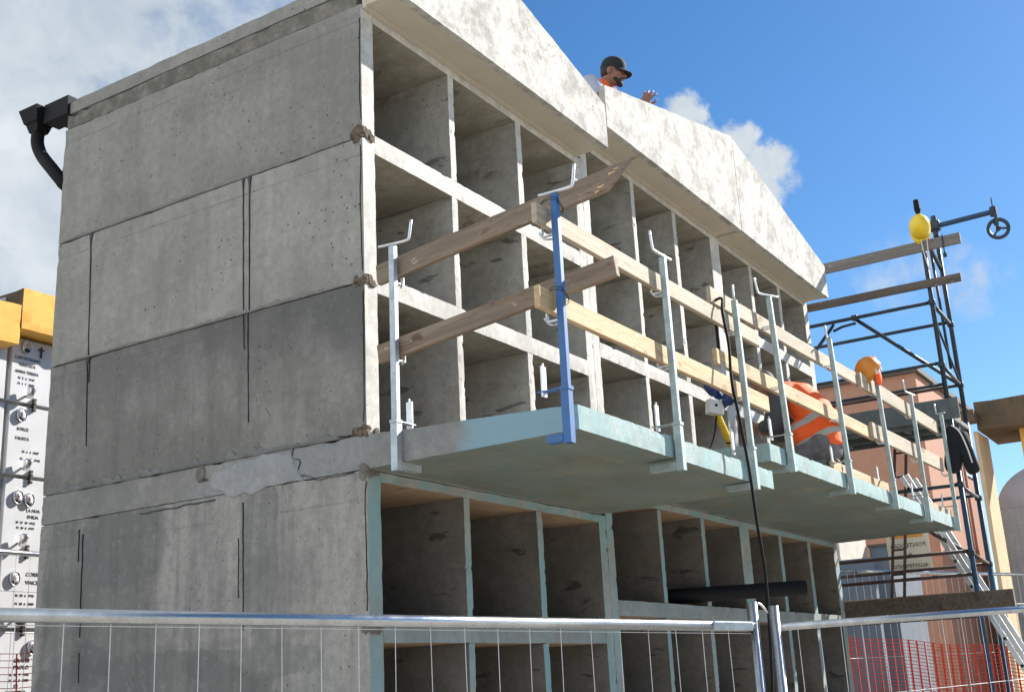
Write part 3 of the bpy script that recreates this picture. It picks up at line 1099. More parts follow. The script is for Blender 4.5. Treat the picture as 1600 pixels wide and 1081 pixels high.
def make_post(name, label, mat, jaw=0.165):
    """edge-protection post; local origin at the foot, the slab lies towards +Y"""
    t = empty(name)
    tag(t, label, 'guardrail post', 'clamped guardrail posts along the balcony slabs')
    bm = bmesh.new()
    box(bm, -0.0165, 0.0165, -0.0165, 0.0165, 0.0, 1.125)
    bevel(bm, 0.004, 2)
    # folded lower sleeve
    box(bm, -0.019, 0.019, -0.019, 0.019, 0.0, 0.235)
    to_obj('upright', bm, mat, t)
    bm = bmesh.new()
    rod(bm, [(-0.075, 0, 1.128), (0.0, 0, 1.136), (0.072, 0, 1.146), (0.086, 0, 1.165), (0.098, 0, 1.25)], 0.0075)
    to_obj('hook', bm, M_rod, t, True)
    for z in (0.545, 0.94):
        bm = bmesh.new()
        box(bm, -0.010, 0.010, 0.017, 0.074, z - 0.006, z - 0.001)
        box(bm, -0.010, 0.010, 0.070, 0.075, z - 0.006, z + 0.035)
        rod(bm, [(0.028, 0.03, z - 0.012), (0.0, 0.06, z - 0.016), (-0.02, 0.078, z + 0.012)], 0.005)
        to_obj('plank_bracket', bm, M_rod, t)
    bm = bmesh.new()
    box(bm, -0.022, 0.022, 0.0195, jaw, 0.008, 0.012)
    box(bm, -0.022, -0.018, 0.0195, jaw, 0.0125, 0.042)
    box(bm, 0.018, 0.022, 0.0195, jaw, 0.0125, 0.042)
    to_obj('lower_jaw', bm, mat, t)
    bm = bmesh.new()
    box(bm, -0.018, 0.018, 0.0205, 0.135, 0.234, 0.240)
    box(bm, -0.022, 0.022, -0.023, 0.0205, 0.228, 0.244)
    to_obj('upper_jaw', bm, mat, t)
    bm = bmesh.new()
    box(bm, -0.017, 0.017, 0.105, 0.114, 0.215, 0.365)
    bmesh.ops.bevel(bm, geom=[e for e in bm.edges if abs((e.verts[0].co - e.verts[1].co).y) > 0.008 and e.verts[0].co.z > 0.3],
                    offset=0.0155, segments=4, affect='EDGES')
    to_obj('clamp_plate', bm, M_rod, t)
    bm = bmesh.new()
    box(bm, 0.006, 0.015, 0.021, 0.028, 0.05, 0.225)
    to_obj('clamp_screw', bm, M_rod, t)
    return t


LBL = 'galvanised guardrail post '
post = make_post('guardrail_post', LBL + 'nearest the building wall on the short side of the balcony', M_galv)
post.location = (-0.028, -0.20, -0.998)
post.rotation_euler = (0, R(0.2), R(-90))
bluep = make_post('guardrail_post', 'bright blue guardrail post at the outer corner of the balcony', M_bluep, 0.10)
bluep.location = (-0.147, -1.2, -1.032)
bluep.rotation_euler = (0, R(0.2), 0)
HOOKS = {}
for x, z, lean, hook, lab in ((0.982, -1.008, 0.3, 170, 'standing on the near slab, first to the right of the blue post'),
                              (2.000, -0.992, 1.6, 20, 'on the lower slab with the black cable beside it'),
                              (2.690, -0.806, 4.6, 150, 'in front of the kneeling worker, standing left of his vest'),
                              (3.936, -0.812, 5.0, 25, 'just right of the kneeling worker, leaning left'),
                              (5.118, -0.806, 5.0, 10, 'with the orange helmet hooked on its top'),
                              (6.178, -0.815, 1.6, 165, 'second from the right end of the raised slab'),
                              (7.322, -0.800, 0.4, 40, 'at the far right end of the raised slab beside the scaffold')):
    o = copy_tree(post)
    o.location = (x, -1.2, z)
    o.rotation_euler = (0, R(-lean), 0)
    o['label'] = LBL + lab
    for ch in o.children:
        if ch.name.startswith('hook'):
            ch.rotation_euler = (0, 0, R(hook))
        if ch.name.startswith(('upright', 'lower_jaw', 'upper_jaw')):
            ch.data = ch.data.copy()
            ch.data.materials[0] = M_galvteal
for ch in post.children:
    if ch.name.startswith('hook'):
        ch.rotation_euler = (0, 0, R(20))
for ch in bluep.children:
    if ch.name.startswith('hook'):
        ch.rotation_euler = (0, 0, R(-75))

# ------------------------------------------------------------------ planks


def plank(p0, p1, h, th, mat, label, broken=False, name='plank', group='timber guardrail planks'):
    """p0, p1: middle of the lower edge at each end"""
    M, L = frame_along(p0, p1)
    bm = bmesh.new()
    n = max(2, int(L / 0.12))
    rings = []
    for i in range(n + 1):
        x = L * i / n
        wz = noise.noise(Vector((x * 1.3, p0[2] * 9, p0[0]))) * 0.004
        wy = noise.noise(Vector((x * 0.9, p0[0] * 3, p0[2] * 5))) * 0.003
        rg = []
        for k, (yy, zz) in enumerate(((-th / 2, 0.004), (-th / 2 + 0.003, 0), (th / 2 - 0.003, 0), (th / 2, 0.004),
                                      (th / 2, h - 0.004), (th / 2 - 0.003, h), (-th / 2 + 0.003, h), (-th / 2, h - 0.004))):
            xx = x
            if broken and i == n:
                xx = x - 0.02 + (0.14 if zz > h * 0.5 else -0.02) + noise.noise(Vector((k * 3.1, 2, 1))) * 0.03
            rg.append(bm.verts.new((xx, yy + wy, zz + wz)))
        rings.append(rg)
    for a, b in zip(rings, rings[1:]):
        for k in range(8):
            bm.faces.new((a[k], a[(k + 1) % 8], b[(k + 1) % 8], b[k]))
    bm.faces.new(rings[0][::-1])
    bm.faces.new(rings[-1])
    o = to_obj(name, bm, mat)
    o.matrix_world = M
    tag(o, label, 'plank', group)
    if broken:
        bm = bmesh.new()
        rnd = random.Random(3)
        for k in range(26):
            z = h * (k + 0.5) / 26
            x = L - 0.02 + (-0.04 + 0.17 * max(0, z / h - 0.1)) + rnd.uniform(-0.02, 0.01)
            y = rnd.uniform(-th / 2, th / 2)
            ln = rnd.uniform(0.02, 0.06)
            s = rnd.uniform(0.002, 0.005)
            b = [bm.verts.new((x - 0.03, y + dy * s, z + dz_ * s)) for dy, dz_ in ((-1, -1), (1, -1), (1, 1), (-1, 1))]
            tip = bm.verts.new((x + ln * 0.6, y, z + 0.004))
            for q in range(4):
                bm.faces.new((b[q], b[(q + 1) % 4], tip))
            bm.faces.new(b)
        to_obj('splintered_end', bm, M_splint, o)
    return o


plank((0.018, -0.082, -0.038), (0.018, -1.42, 0.118), 0.104, 0.030, W_old, 'reddish upper plank with a snapped splintered end, on the short side', True)
plank((0.018, -0.080, -0.448), (0.018, -1.405, -0.296), 0.096, 0.030, W_old, 'reddish lower plank running past the blue post, on the short side')
Y0 = -1.150
plank((-0.245, Y0, -0.062), (2.43, Y0, -0.046), 0.095, 0.028, W_mid, 'weathered upper plank running right from the blue post')
plank((-0.262, Y0, -0.455), (2.49, Y0, -0.452), 0.100, 0.028, W_new, 'fresh yellow lower plank running right from the blue post')
plank((1.775, Y0 + 0.029, 0.090), (4.80, Y0 + 0.029, 0.142), 0.100, 0.027, W_mid, 'weathered upper plank in front of the raised cells, above the cable loop')
plank((4.70, Y0, 0.118), (7.27, Y0, 0.128), 0.125, 0.028, W_mid, 'upper plank at the right end passing under the orange helmet')
plank((1.775, Y0 + 0.029, -0.284), (4.98, Y0 + 0.029, -0.262), 0.095, 0.027, W_new, 'yellow lower plank across the kneeling worker')
plank((4.86, Y0, -0.262), (7.25, Y0, -0.236), 0.128, 0.028, W_mid, 'lower plank at the right end reaching the scaffold')
plank((3.90, -1.085, -0.655), (5.36, -1.085, -0.655), 0.095, 0.026, W_new, 'pale toe board lying on the slab edge behind the kneeling worker')
plank((6.55, -1.12, -0.648), (7.42, -1.12, -0.648), 0.06, 0.03, W_mid, 'short timber offcut lying at the right end of the raised slab')

# ------------------------------------------------------------------ black pipe in the lower cell
bm = bmesh.new()
M, L = frame_along((3.42, 0.75, -1.430), (4.40, -0.62, -1.395))
n = 20
rings = []
for x, r in ((0, 0.055), (L, 0.055), (L, 0.047), (0, 0.047)):
    rings.append([bm.verts.new(M @ Vector((x, r * math.cos(2 * math.pi * k / n), r * math.sin(2 * math.pi * k / n)))) for k in range(n)])
for i in range(4):
    a, b = rings[i], rings[(i + 1) % 4]
    for k in range(n):
        bm.faces.new((a[k], a[(k + 1) % n], b[(k + 1) % n], b[k]))
tag(to_obj('drain_pipe', bm, M_black, smooth=False), 'long black plastic pipe sticking out of a lower cell', 'pipe')
for p in bpy.data.objects['drain_pipe'].data.polygons:
    p.use_smooth = len(p.vertices) == 4
# wire ties holding the blue post to the planks
for z in (0.02, -0.40):
    bm = bmesh.new()
    for k in range(2):
        q = 0.012 * k
        tube(bm, smoothpath([(-0.174, -1.224, z + 0.03 + q), (-0.12, -1.226, z - 0.01 + q), (-0.115, -1.18, z - 0.02 + q), (-0.13, -1.13, z), (-0.17, -1.13, z + 0.02),
                             (-0.178, -1.18, z + 0.04 + q), (-0.174, -1.224, z + 0.03 + q)], 3), 0.0016, 5)
    o = wpart('wire_tie', bm, M_black, bluep)

# ------------------------------------------------------------------ cables, plugs and the yellow work lamp
bm = bmesh.new()
tube(bm, smoothpath([(1.86, -1.115, -0.20), (1.87, -1.11, 0.02), (1.875, -1.10, 0.085), (1.845, -1.13, 0.115), (1.80, -1.19, 0.10), (1.745, -1.205, 0.0), (1.752, -1.22, -0.2),
                     (1.70, -1.235, -0.42), (1.755, -1.24, -0.66), (1.79, -1.25, -0.93), (1.82, -1.25, -1.20), (1.85, -1.25, -1.36), (1.89, -1.24, -1.5),
                     (1.9, -1.22, -1.9), (1.8, -1.2, -2.8), (1.7, -1.3, -3.68)], 7), 0.0085, 8)
o = to_obj('power_cable', bm, M_black, None, True)
tag(o, 'long black cable looped over the upper plank and hanging to the ground', 'cable')
bm = bmesh.new()
lathe(bm, [(0.0, 0.10), (0.014, 0.10), (0.018, 0.085), (0.030, 0.08), (0.030, 0.05), (0.024, 0.045), (0.034, 0.035), (0.036, -0.04), (0.031, -0.045), (0.031, -0.06), (0.0, -0.06)],
      16, Matrix.Translation((1.86, -1.105, -0.30)))
for k in range(8):
    a = 2 * math.pi * k / 8
    box(bm, 0.034, 0.039, -0.004, 0.004, -0.035, 0.03, 0, Matrix.Translation((1.86, -1.105, -0.30)) @ Matrix.Rotation(a, 4, 'Z'))
tag(to_obj('cable_coupling', bm, M_greyp), 'grey plastic cable coupling hanging on the black cable behind the planks', 'coupling')

LX, LY = 3.42, -0.45
lamp = empty('socket_stand', (3.72, -0.50, -0.632))
tag(lamp, 'tilted yellow pole carrying a pale box with two blue sockets', 'socket stand')
bm = bmesh.new()
M, L = frame_along((3.72, -0.50, -0.632), (3.275, -0.50, -0.215), (0, 1, 0))
for a, b, r in ((0, 0.34, 0.020), (0.34, L, 0.025)):
    lathe(bm, [(0, a), (r, a), (r, b), (0, b)], 14, M @ Matrix.Rotation(R(90), 4, 'Y'))
wpart('pole', bm, M_yel, lamp)
bm = bmesh.new()
for a in (0.24, 0.345):
    lathe(bm, [(0.0195, a), (0.0275, a), (0.0275, a + 0.012), (0.0195, a + 0.012)], 14, M @ Matrix.Rotation(R(90), 4, 'Y'))
wpart('black_collar', bm, M_black, lamp)
bm = bmesh.new()
MB = Matrix.Translation((3.265, -0.50, -0.175)) @ Matrix.Rotation(R(-35), 4, 'Z') @ Matrix.Rotation(R(8), 4, 'Y') @ Matrix.Scale(0.72, 4)
box(bm, -0.085, 0.075, -0.05, 0.05, -0.085, 0.065, 0, MB)
bevel(bm, 0.008)
wpart('junction_box', bm, M_white, lamp)
bm = bmesh.new()
lathe(bm, [(0, -0.006), (0.014, -0.006), (0.014, 0.004), (0, 0.004)], 12, MB @ Matrix.Translation((-0.02, -0.052, 0.0)) @ Matrix.Rotation(R(90), 4, 'X'))
wpart('switch', bm, M_black, lamp)
for (dx, dy, dz, rx, ry, s) in ((-0.02, 0.0, 0.16, 15, -60, 1.0), (0.125, -0.07, 0.07, 55, 20, 1.0)):
    bm = bmesh.new()
    Mx = MB @ Matrix.Translation((dx * 0.75, dy, dz)) @ Matrix.Rotation(R(ry), 4, 'Y') @ Matrix.Rotation(R(rx), 4, 'X')
    lathe(bm, [(0, -0.10), (0.040, -0.10), (0.044, -0.03), (0.060, -0.02), (0.066, 0.0), (0.066, 0.075), (0.058, 0.085), (0.02, 0.088), (0, 0.088)], 18, Mx)
    box(bm, -0.014, 0.014, 0.058, 0.078, -0.05, 0.085, 0, Mx)
    wpart('socket', bm, M_plug, lamp)
bm = bmesh.new()
tube(bm, smoothpath([(3.27, -0.50, -0.24), (3.26, -0.48, -0.36), (3.20, -0.46, -0.48), (3.05, -0.45, -0.60), (2.9, -0.45, -0.634)], 6), 0.007, 8)
wpart('cord', bm, M_black, lamp)

# ------------------------------------------------------------------ people


def ball(bm, c, s, M=None, sub=3):
    s = (s, s, s) if isinstance(s, (int, float)) else s
    MM = Matrix.Translation(c) @ Matrix.Diagonal((s[0], s[1], s[2], 1))
    bmesh.ops.create_icosphere(bm, subdivisions=sub, radius=1.0, matrix=(M @ MM) if M is not None else MM)


def limb(bm, pts, radii, M=None):
    pts = [Vector(p) for p in pts]
    if M is not None:
        pts = [M @ p for p in pts]
    P, Rr = [], []
    for i in range(len(pts) - 1):
        n = 6
        for k in range(n):
            t = k / n
            P.append(pts[i].lerp(pts[i + 1], t))
            Rr.append(radii[i] + (radii[i + 1] - radii[i]) * t)
    P.append(pts[-1])
    Rr.append(radii[-1])
    tube(bm, P, 0, 14, True, 0, Rr)
    for p, r in zip(pts, radii):
        ball(bm, p, r * 0.99, None, 2)


def loft(bm, rings, n=24):
    """rings: (centre, half-width vector, half-depth vector)"""
    rr = []
    for c, a, b in rings:
        c, a, b = Vector(c), Vector(a), Vector(b)
        rr.append([bm.verts.new(c + a * math.copysign(abs(math.cos(t)) ** 0.85, math.cos(t)) + b * math.copysign(abs(math.sin(t)) ** 0.85, math.sin(t)))
                   for t in [2 * math.pi * k / n for k in range(n)]])
    for a, b in zip(rr, rr[1:]):
        for k in range(n):
            bm.faces.new((a[k], a[(k + 1) % n], b[(k + 1) % n], b[k]))
    bm.faces.new(rr[0][::-1])
    bm.faces.new(rr[-1])


def fuse(name, bm, mat, parent, voxel, smooth=3):
    """one continuous surface out of overlapping volumes"""
    bmesh.ops.recalc_face_normals(bm, faces=bm.faces)
    me = bpy.data.meshes.new(name)
    bm.to_mesh(me)
    bm.free()
    o = bpy.data.objects.new(name, me)
    COL.objects.link(o)
    r = o.modifiers.new('r', 'REMESH')
    r.mode = 'VOXEL'
    r.voxel_size = voxel
    if smooth:
        sm = o.modifiers.new('s', 'SMOOTH')
        sm.iterations = smooth
        sm.factor = 0.5
    dg = bpy.context.evaluated_depsgraph_get()
    dg.update()
    me2 = bpy.data.meshes.new_from_object(o.evaluated_get(dg))
    bpy.data.objects.remove(o)
    bpy.data.meshes.remove(me)
    b2 = bmesh.new()
    b2.from_mesh(me2)
    bpy.data.meshes.remove(me2)
    return wpart(name, b2, mat, parent, True)


def head_frame(c, fwd, up=(0, 0, 1)):
    f = Vector(fwd).normalized()
    u = Vector(up)
    u = (u - f * u.dot(f)).normalized()
    x = f.cross(u)
    M = Matrix((x, f, u)).transposed().to_4x4()
    M.translation = c
    return M


def head(bm, M):
    ball(bm, (0, -0.008, 0.035), (0.076, 0.096, 0.090), M)
    ball(bm, (0, 0.020, -0.020), (0.066, 0.076, 0.085), M)
    ball(bm, (0, 0.040, -0.062), (0.050, 0.050, 0.042), M)
    ball(bm, (0, 0.078, -0.088), (0.024, 0.020, 0.020), M)          # chin
    ball(bm, (0, 0.082, 0.032), (0.050, 0.016, 0.012), M)           # brow
    for s in (-1, 1):
        ball(bm, (0.043 * s, 0.066, -0.018), (0.022, 0.024, 0.022), M)   # cheekbone
        ball(bm, (0.079 * s, -0.008, -0.008), (0.010, 0.020, 0.033), M)  # ear
        ball(bm, (0.012 * s, 0.099, -0.030), (0.009, 0.010, 0.009), M)   # nostril
    limb(bm, [(0, 0.088, 0.018), (0, 0.104, -0.008), (0, 0.116, -0.026)], [0.008, 0.011, 0.0125], M)
    ball(bm, (0, 0.091, -0.052), (0.025, 0.012, 0.007), M)          # lips
    ball(bm, (0, 0.089, -0.064), (0.021, 0.011, 0.007), M)


def eyes(parent, M):
    for s in (-1, 1):
        bm = bmesh.new()
        ball(bm, (0.031 * s, 0.079, 0.010), (0.012, 0.012, 0.007), M, 2)
        wpart('eye', bm, M_eye, parent, True)


def hand(bm, M, curl=(25, 30, 20), spread=1.0, flip=1):
    """+X along the fingers, +Y*flip the thumb side, +Z the back of the hand"""
    ball(bm, (0.045, 0, 0), (0.050, 0.040, 0.016), M)
    ball(bm, (0.075, 0, 0.001), (0.028, 0.040, 0.014), M)
    ball(bm, (0.028, 0.026 * flip, -0.006), (0.030, 0.018, 0.016), M)
    ball(bm, (0.0, 0, 0), (0.030, 0.026, 0.020), M)
    for k, (y, ln) in enumerate(((0.031, 0.074), (0.0105, 0.084), (-0.010, 0.078), (-0.030, 0.060))):
        p = Vector((0.088 - abs(y - 0.008) * 0.2, y * flip, 0.002))
        yaw = R((k - 1.4) * -7 * spread) * flip
        a = 0.0
        pts = [p]
        for j, fr in enumerate((0.45, 0.30, 0.25)):
            a += R(curl[j] * (0.8 + 0.14 * k))
            d = Vector((math.cos(a) * math.cos(yaw), math.cos(a) * math.sin(yaw), -math.sin(a)))
            p = p + d * ln * fr
            pts.append(p)
        limb(bm, pts, [0.0098, 0.0090, 0.0082, 0.0068], M)
    limb(bm, [(0.022, 0.030 * flip, -0.006), (0.050, 0.058 * flip, -0.014), (0.076, 0.070 * flip, -0.020), (0.098, 0.074 * flip, -0.024)],
         [0.014, 0.0118, 0.0105, 0.0078], M)


def hand_frame(p, fdir, back):
    x = Vector(fdir).normalized()
    z = Vector(back)
    z = (z - x * z.dot(x)).normalized()
    y = z.cross(x)
    M = Matrix((x, y, z)).transposed().to_4x4()
    M.translation = p
    return M


def vest_material(name, origin, axis, bands):
    m = Mat(name, 0.75)
    sx = m.n('ShaderNodeVectorMath', operation='DOT_PRODUCT')
    m.put(m.P, sx.inputs[0])
    sx.inputs[1].default_value = Vector(axis).normalized()
    h = m.math('SUBTRACT', sx.outputs['Value'], Vector(origin).dot(Vector(axis).normalized()))
    h = m.math('ADD', h, m.math('MULTIPLY', m.math('SUBTRACT', m.noise(5, 2), 0.5), 0.03))
    n1 = m.noise(16, 4)
    col = m.mix(m.ramp(n1, 0.35, 0.7, 0, 0.25), (0.95, 0.13, 0.02), (0.72, 0.075, 0.012))
    for a, b in bands:
        k = m.math('MULTIPLY', m.math('GREATER_THAN', h, a), m.math('LESS_THAN', h, b))
        col = m.mix(k, col, (0.40, 0.40, 0.38))
    m.bump(m.noise(9, 4, 0.6, 1.0), 0.6, 0.03)
    return m.done(col)


# --- the bearded worker kneeling on the roof, looking over the parapet
P1 = empty('person', (3.5, 0.5, 1.96))
tag(P1, 'bearded worker in a black cap and orange vest leaning over the roof parapet', 'person')
HC = Vector((3.505, 0.20, 2.795))
HF = head_frame(HC, (0.22, -0.93, -0.20), (0.10, -0.10, 1))
bm = bmesh.new()
head(bm, HF)
limb(bm, [(3.49, 0.34, 2.58), (3.49, 0.29, 2.67), HF @ Vector((0, -0.02, -0.05))], [0.075, 0.058, 0.056])
loft(bm, [((3.5, 0.66, 2.12), (0.15, 0, 0), (0, 0.09, 0.05)), ((3.5, 0.60, 2.28), (0.15, 0, 0), (0, 0.10, 0.05)), ((3.49, 0.50, 2.42), (0.165, 0, 0), (0, 0.105, 0.06)),
          ((3.49, 0.40, 2.55), (0.18, 0, 0), (0, 0.10, 0.06)), ((3.49, 0.34, 2.63), (0.12, 0, 0), (0, 0.07, 0.05))])
RS, RE, RW = Vector((3.315, 0.31, 2.665)), Vector((3.20, 0.14, 2.40)), Vector((3.365, -0.085, 2.335))
LS, LE, LW_ = Vector((3.685, 0.31, 2.645)), Vector((3.84, 0.15, 2.30)), Vector((3.74, -0.06, 2.20))
limb(bm, [(3.42, 0.36, 2.62), RS, RE, RW], [0.08, 0.066, 0.044, 0.030])
limb(bm, [(3.56, 0.36, 2.62), LS, LE, LW_], [0.08, 0.066, 0.044, 0.030])
hand(bm, hand_frame(RW + Vector((0.005, -0.02, 0.015)), (0.12, -0.50, 0.85), (-0.85, -0.45, 0.1)), (14, 22, 18), 1.9, -1)
hand(bm, hand_frame(LW_ + Vector((-0.02, -0.02, -0.01)), (-0.35, -0.8, -0.2), (0, 0, 1)), (20, 30, 25), 1.0, 1)
for x in (3.40, 3.60):
    limb(bm, [(x, 0.64, 2.16), (x, 0.28, 2.05), (x, 0.70, 2.02), (x, 0.84, 2.00)], [0.085, 0.065, 0.050, 0.036])
body1 = fuse('body', bm, M_skin, P1, 0.0062, 2)
eyes(P1, HF)
# t-shirt with pale sleeves, orange vest, dark bib
bm = bmesh.new()
limb(bm, [(3.42, 0.365, 2.62), RS, RS.lerp(RE, 0.62)], [0.088, 0.078, 0.066])
limb(bm, [(3.56, 0.365, 2.62), LS, LS.lerp(LE, 0.62)], [0.088, 0.078, 0.066])
loft(bm, [((3.49, 0.50, 2.42), (0.172, 0, 0), (0, 0.112, 0.06)), ((3.49, 0.40, 2.555), (0.186, 0, 0), (0, 0.108, 0.06)), ((3.49, 0.345, 2.632), (0.125, 0, 0), (0, 0.078, 0.05))])
fuse('tshirt', bm, M_tee, P1, 0.009, 3)
bm = bmesh.new()
loft(bm, [((3.5, 0.66, 2.14), (0.170, 0, 0), (0, 0.115, 0.05)), ((3.49, 0.50, 2.42), (0.184, 0, 0), (0, 0.124, 0.06)), ((3.49, 0.40, 2.56), (0.176, 0, 0), (0, 0.120, 0.062)),
          ((3.46, 0.325, 2.705), (0.150, 0, 0), (0, 0.095, 0.05))])
ball(bm, (3.415, 0.285, 2.655), (0.070, 0.090, 0.080))
ball(bm, (3.565, 0.285, 2.655), (0.070, 0.090, 0.080))
fuse('orange_vest', bm, M_orange, P1, 0.009, 3)
bm = bmesh.new()
loft(bm, [((3.47, 0.50, 2.25), (0.13, 0, 0), (0, 0.06, 0.02)), ((3.455, 0.375, 2.44), (0.15, 0, 0), (0, 0.07, 0.03)), ((3.455, 0.265, 2.60), (0.10, 0, 0), (0, 0.045, 0.03))])
fuse('dark_bib', bm, M_dkgreen, P1, 0.009, 3)
bm = bmesh.new()
for x in (3.40, 3.60):
    limb(bm, [(x, 0.64, 2.16), (x, 0.28, 2.055), (x, 0.70, 2.035), (x, 0.80, 2.03)], [0.10, 0.076, 0.062, 0.055])
loft(bm, [((3.5, 0.68, 2.06), (0.17, 0, 0), (0, 0.11, 0.05)), ((3.5, 0.62, 2.26), (0.165, 0, 0), (0, 0.115, 0.05))])
fuse('trousers', bm, M_trou, P1, 0.011, 3)
bm = bmesh.new()
for s in (-1, 1):
    ball(bm, (0.030 * s, 0.066, -0.080), (0.020, 0.024, 0.020), HF)
    ball(bm, (0.048 * s, 0.044, -0.066), (0.010, 0.022, 0.016), HF)
    limb(bm, [(0.004 * s, 0.101, -0.043), (0.024 * s, 0.092, -0.052), (0.030 * s, 0.080, -0.074)], [0.006, 0.007, 0.008], HF)
ball(bm, (0, 0.078, -0.094), (0.034, 0.028, 0.026), HF)
fuse('beard', bm, M_hair, P1, 0.006, 2)
bm = bmesh.new()
ball(bm, (0, -0.022, 0.036), (0.0785, 0.086, 0.072), HF)
ball(bm, (0, -0.036, 0.0), (0.068, 0.066, 0.055), HF)
fuse('hair', bm, M_hair, P1, 0.008, 1)
# cap: crown and curved visor
bm = bmesh.new()
CM = HF @ Matrix.Translation((0, -0.004, 0.050)) @ Matrix.Rotation(R(-6), 4, 'X')
prof = [(1.03, -0.018), (1.05, 0.0), (1.04, 0.03), (0.94, 0.062), (0.70, 0.086), (0.36, 0.098), (0, 0.101)]
lathe(bm, prof, 28, CM @ Matrix.Diagonal((0.082, 0.102, 1, 1)))
lathe(bm, [(0.012, 0.098), (0.012, 0.104), (0, 0.106)], 10, CM)
cap = wpart('cap', bm, M_cap, P1, True)
bm = bmesh.new()
tr, br = [], []
for k in range(13):
    a = R(-70 + 140 * k / 12)
    sx, cy = math.sin(a), math.cos(a)
    drop = -0.020 * sx * sx
    i0 = Vector((0.080 * sx, 0.097 * cy, -0.012 + drop * 0.4))
    o0 = Vector((0.083 * sx, 0.097 * cy + 0.078 * cy ** 0.6, -0.030 + drop))
    m0 = i0.lerp(o0, 0.5) + Vector((0, 0, 0.004))
    tr.append([bm.verts.new(CM @ q) for q in (i0, m0, o0)])
    br.append([bm.verts.new(CM @ (q - Vector((0, 0, 0.004)))) for q in (i0, m0, o0)])
for k in range(12):
    for j in range(2):
        bm.faces.new((tr[k][j], tr[k][j + 1], tr[k + 1][j + 1], tr[k + 1][j]))
        bm.faces.new((br[k][j], br[k][j + 1], br[k + 1][j + 1], br[k + 1][j]))
    bm.faces.new((tr[k][2], br[k][2], br[k + 1][2], tr[k + 1][2]))
wpart('visor', bm, M_cap, cap, True)
bm = bmesh.new()
ball(bm, (0, 0.098, 0.012), (0.028, 0.006, 0.010), CM, 2)
wpart('cap_badge', bm, M_capg, cap, True)

# --- the worker kneeling on the raised slab
P2 = empty('person', (4.22, -0.85, -0.64))
tag(P2, 'worker in an orange reflective vest kneeling on the balcony with head bent down', 'person')
FZ = -0.645
PX = 4.22
H2 = head_frame((PX - 0.01, -0.545, 0.148), (-0.35, 0.70, -0.62), (-0.1, 0.6, 0.8))
bm = bmesh.new()
head(bm, H2)
limb(bm, [(PX, -0.70, 0.06), (PX, -0.63, 0.115), H2 @ Vector((0, -0.02, -0.045))], [0.075, 0.058, 0.056])
TOR = [((PX, -0.98, -0.42), 0.165, 0.115), ((PX, -0.965, -0.28), 0.155, 0.105), ((PX, -0.90, -0.12), 0.170, 0.115), ((PX, -0.80, 0.0), 0.185, 0.110), ((PX, -0.70, 0.06), 0.13, 0.075)]


def torso(bm, k, n0=0, n1=5):
    rr = []
    for i in range(n0, n1):
        c, w, d = TOR[i]
        c = Vector(c)
        a = Vector(TOR[min(i + 1, 4)][0]) - Vector(TOR[max(i - 1, 0)][0])
        dep = Vector((1, 0, 0)).cross(a.normalized())
        rr.append((c, (w + k, 0, 0), dep * (d + k)))
    loft(bm, rr)


torso(bm, 0)
S1, E1, W1 = Vector((4.005, -0.735, 0.02)), Vector((3.93, -0.66, -0.24)), Vector((4.10, -0.47, -0.19))
S2, E2, W2 = Vector((4.435, -0.735, 0.02)), Vector((4.50, -0.56, -0.20)), Vector((4.36, -0.40, -0.16))
limb(bm, [(PX - 0.08, -0.77, 0.02), S1, E1, W1], [0.085, 0.068, 0.046, 0.031])
limb(bm, [(PX + 0.08, -0.77, 0.02), S2, E2, W2], [0.085, 0.068, 0.046, 0.031])
hand(bm, hand_frame(W1 + (W1 - E1).normalized() * 0.02, (0.55, 0.45, 0.25), (-0.3, 0.1, 0.9)), (40, 50, 30), 0.6, -1)
hand(bm, hand_frame(W2 + (W2 - E2).normalized() * 0.02, (-0.7, 0.4, 0.05), (0.1, 0.1, 0.9)), (35, 50, 30), 0.6, 1)
LEGS = [[(PX + sx * 0.10, -0.97, -0.40), (PX + sx * 0.14, -0.62, FZ + 0.075), (PX + sx * 0.11, -0.98, FZ + 0.062), (PX + sx * 0.11, -1.06, FZ + 0.05)] for sx in (-1, 1)]
for lg in LEGS:
    limb(bm, lg, [0.095, 0.064, 0.052, 0.036])
fuse('body', bm, M_skin, P2, 0.0068, 2)
eyes(P2, H2)
bm = bmesh.new()
ball(bm, (0, -0.022, 0.032), (0.079, 0.088, 0.082), H2)
ball(bm, (0, -0.050, -0.015), (0.062, 0.050, 0.060), H2)
fuse('hair', bm, M_hair, P2, 0.008, 1)
bm = bmesh.new()
limb(bm, [(PX - 0.08, -0.77, 0.02), S1, E1, E1.lerp(W1, 0.4)], [0.094, 0.082, 0.062, 0.050])
limb(bm, [(PX + 0.08, -0.77, 0.02), S2, E2, E2.lerp(W2, 0.4)], [0.094, 0.082, 0.062, 0.050])
torso(bm, 0.008)
for v in bm.verts:
    v.co += wobble(v.co * 1.5, 0.006)
fuse('charcoal_shirt', bm, M_sleeve, P2, 0.009, 2)
bm = bmesh.new()
torso(bm, 0.024)
limb(bm, [(PX - 0.06, -0.78, 0.02), S1 + Vector((0.045, -0.01, 0.012))], [0.10, 0.088])
limb(bm, [(PX + 0.06, -0.78, 0.02), S2 + Vector((-0.045, -0.01, 0.012))], [0.10, 0.088])
for v in bm.verts:
    v.co += wobble(v.co * 1.3, 0.010)
AX = (Vector(TOR[3][0]) - Vector(TOR[0][0]))
ball(bm, (4.13, -0.84, -0.30), (0.13, 0.12, 0.13))
M_vest2 = vest_material('orange_vest_with_two_tapes', Vector(TOR[0][0]) - Vector(P2.location), AX, [(0.055, 0.105), (0.20, 0.25)])
fuse('reflective_vest', bm, M_vest2, P2, 0.009, 2)
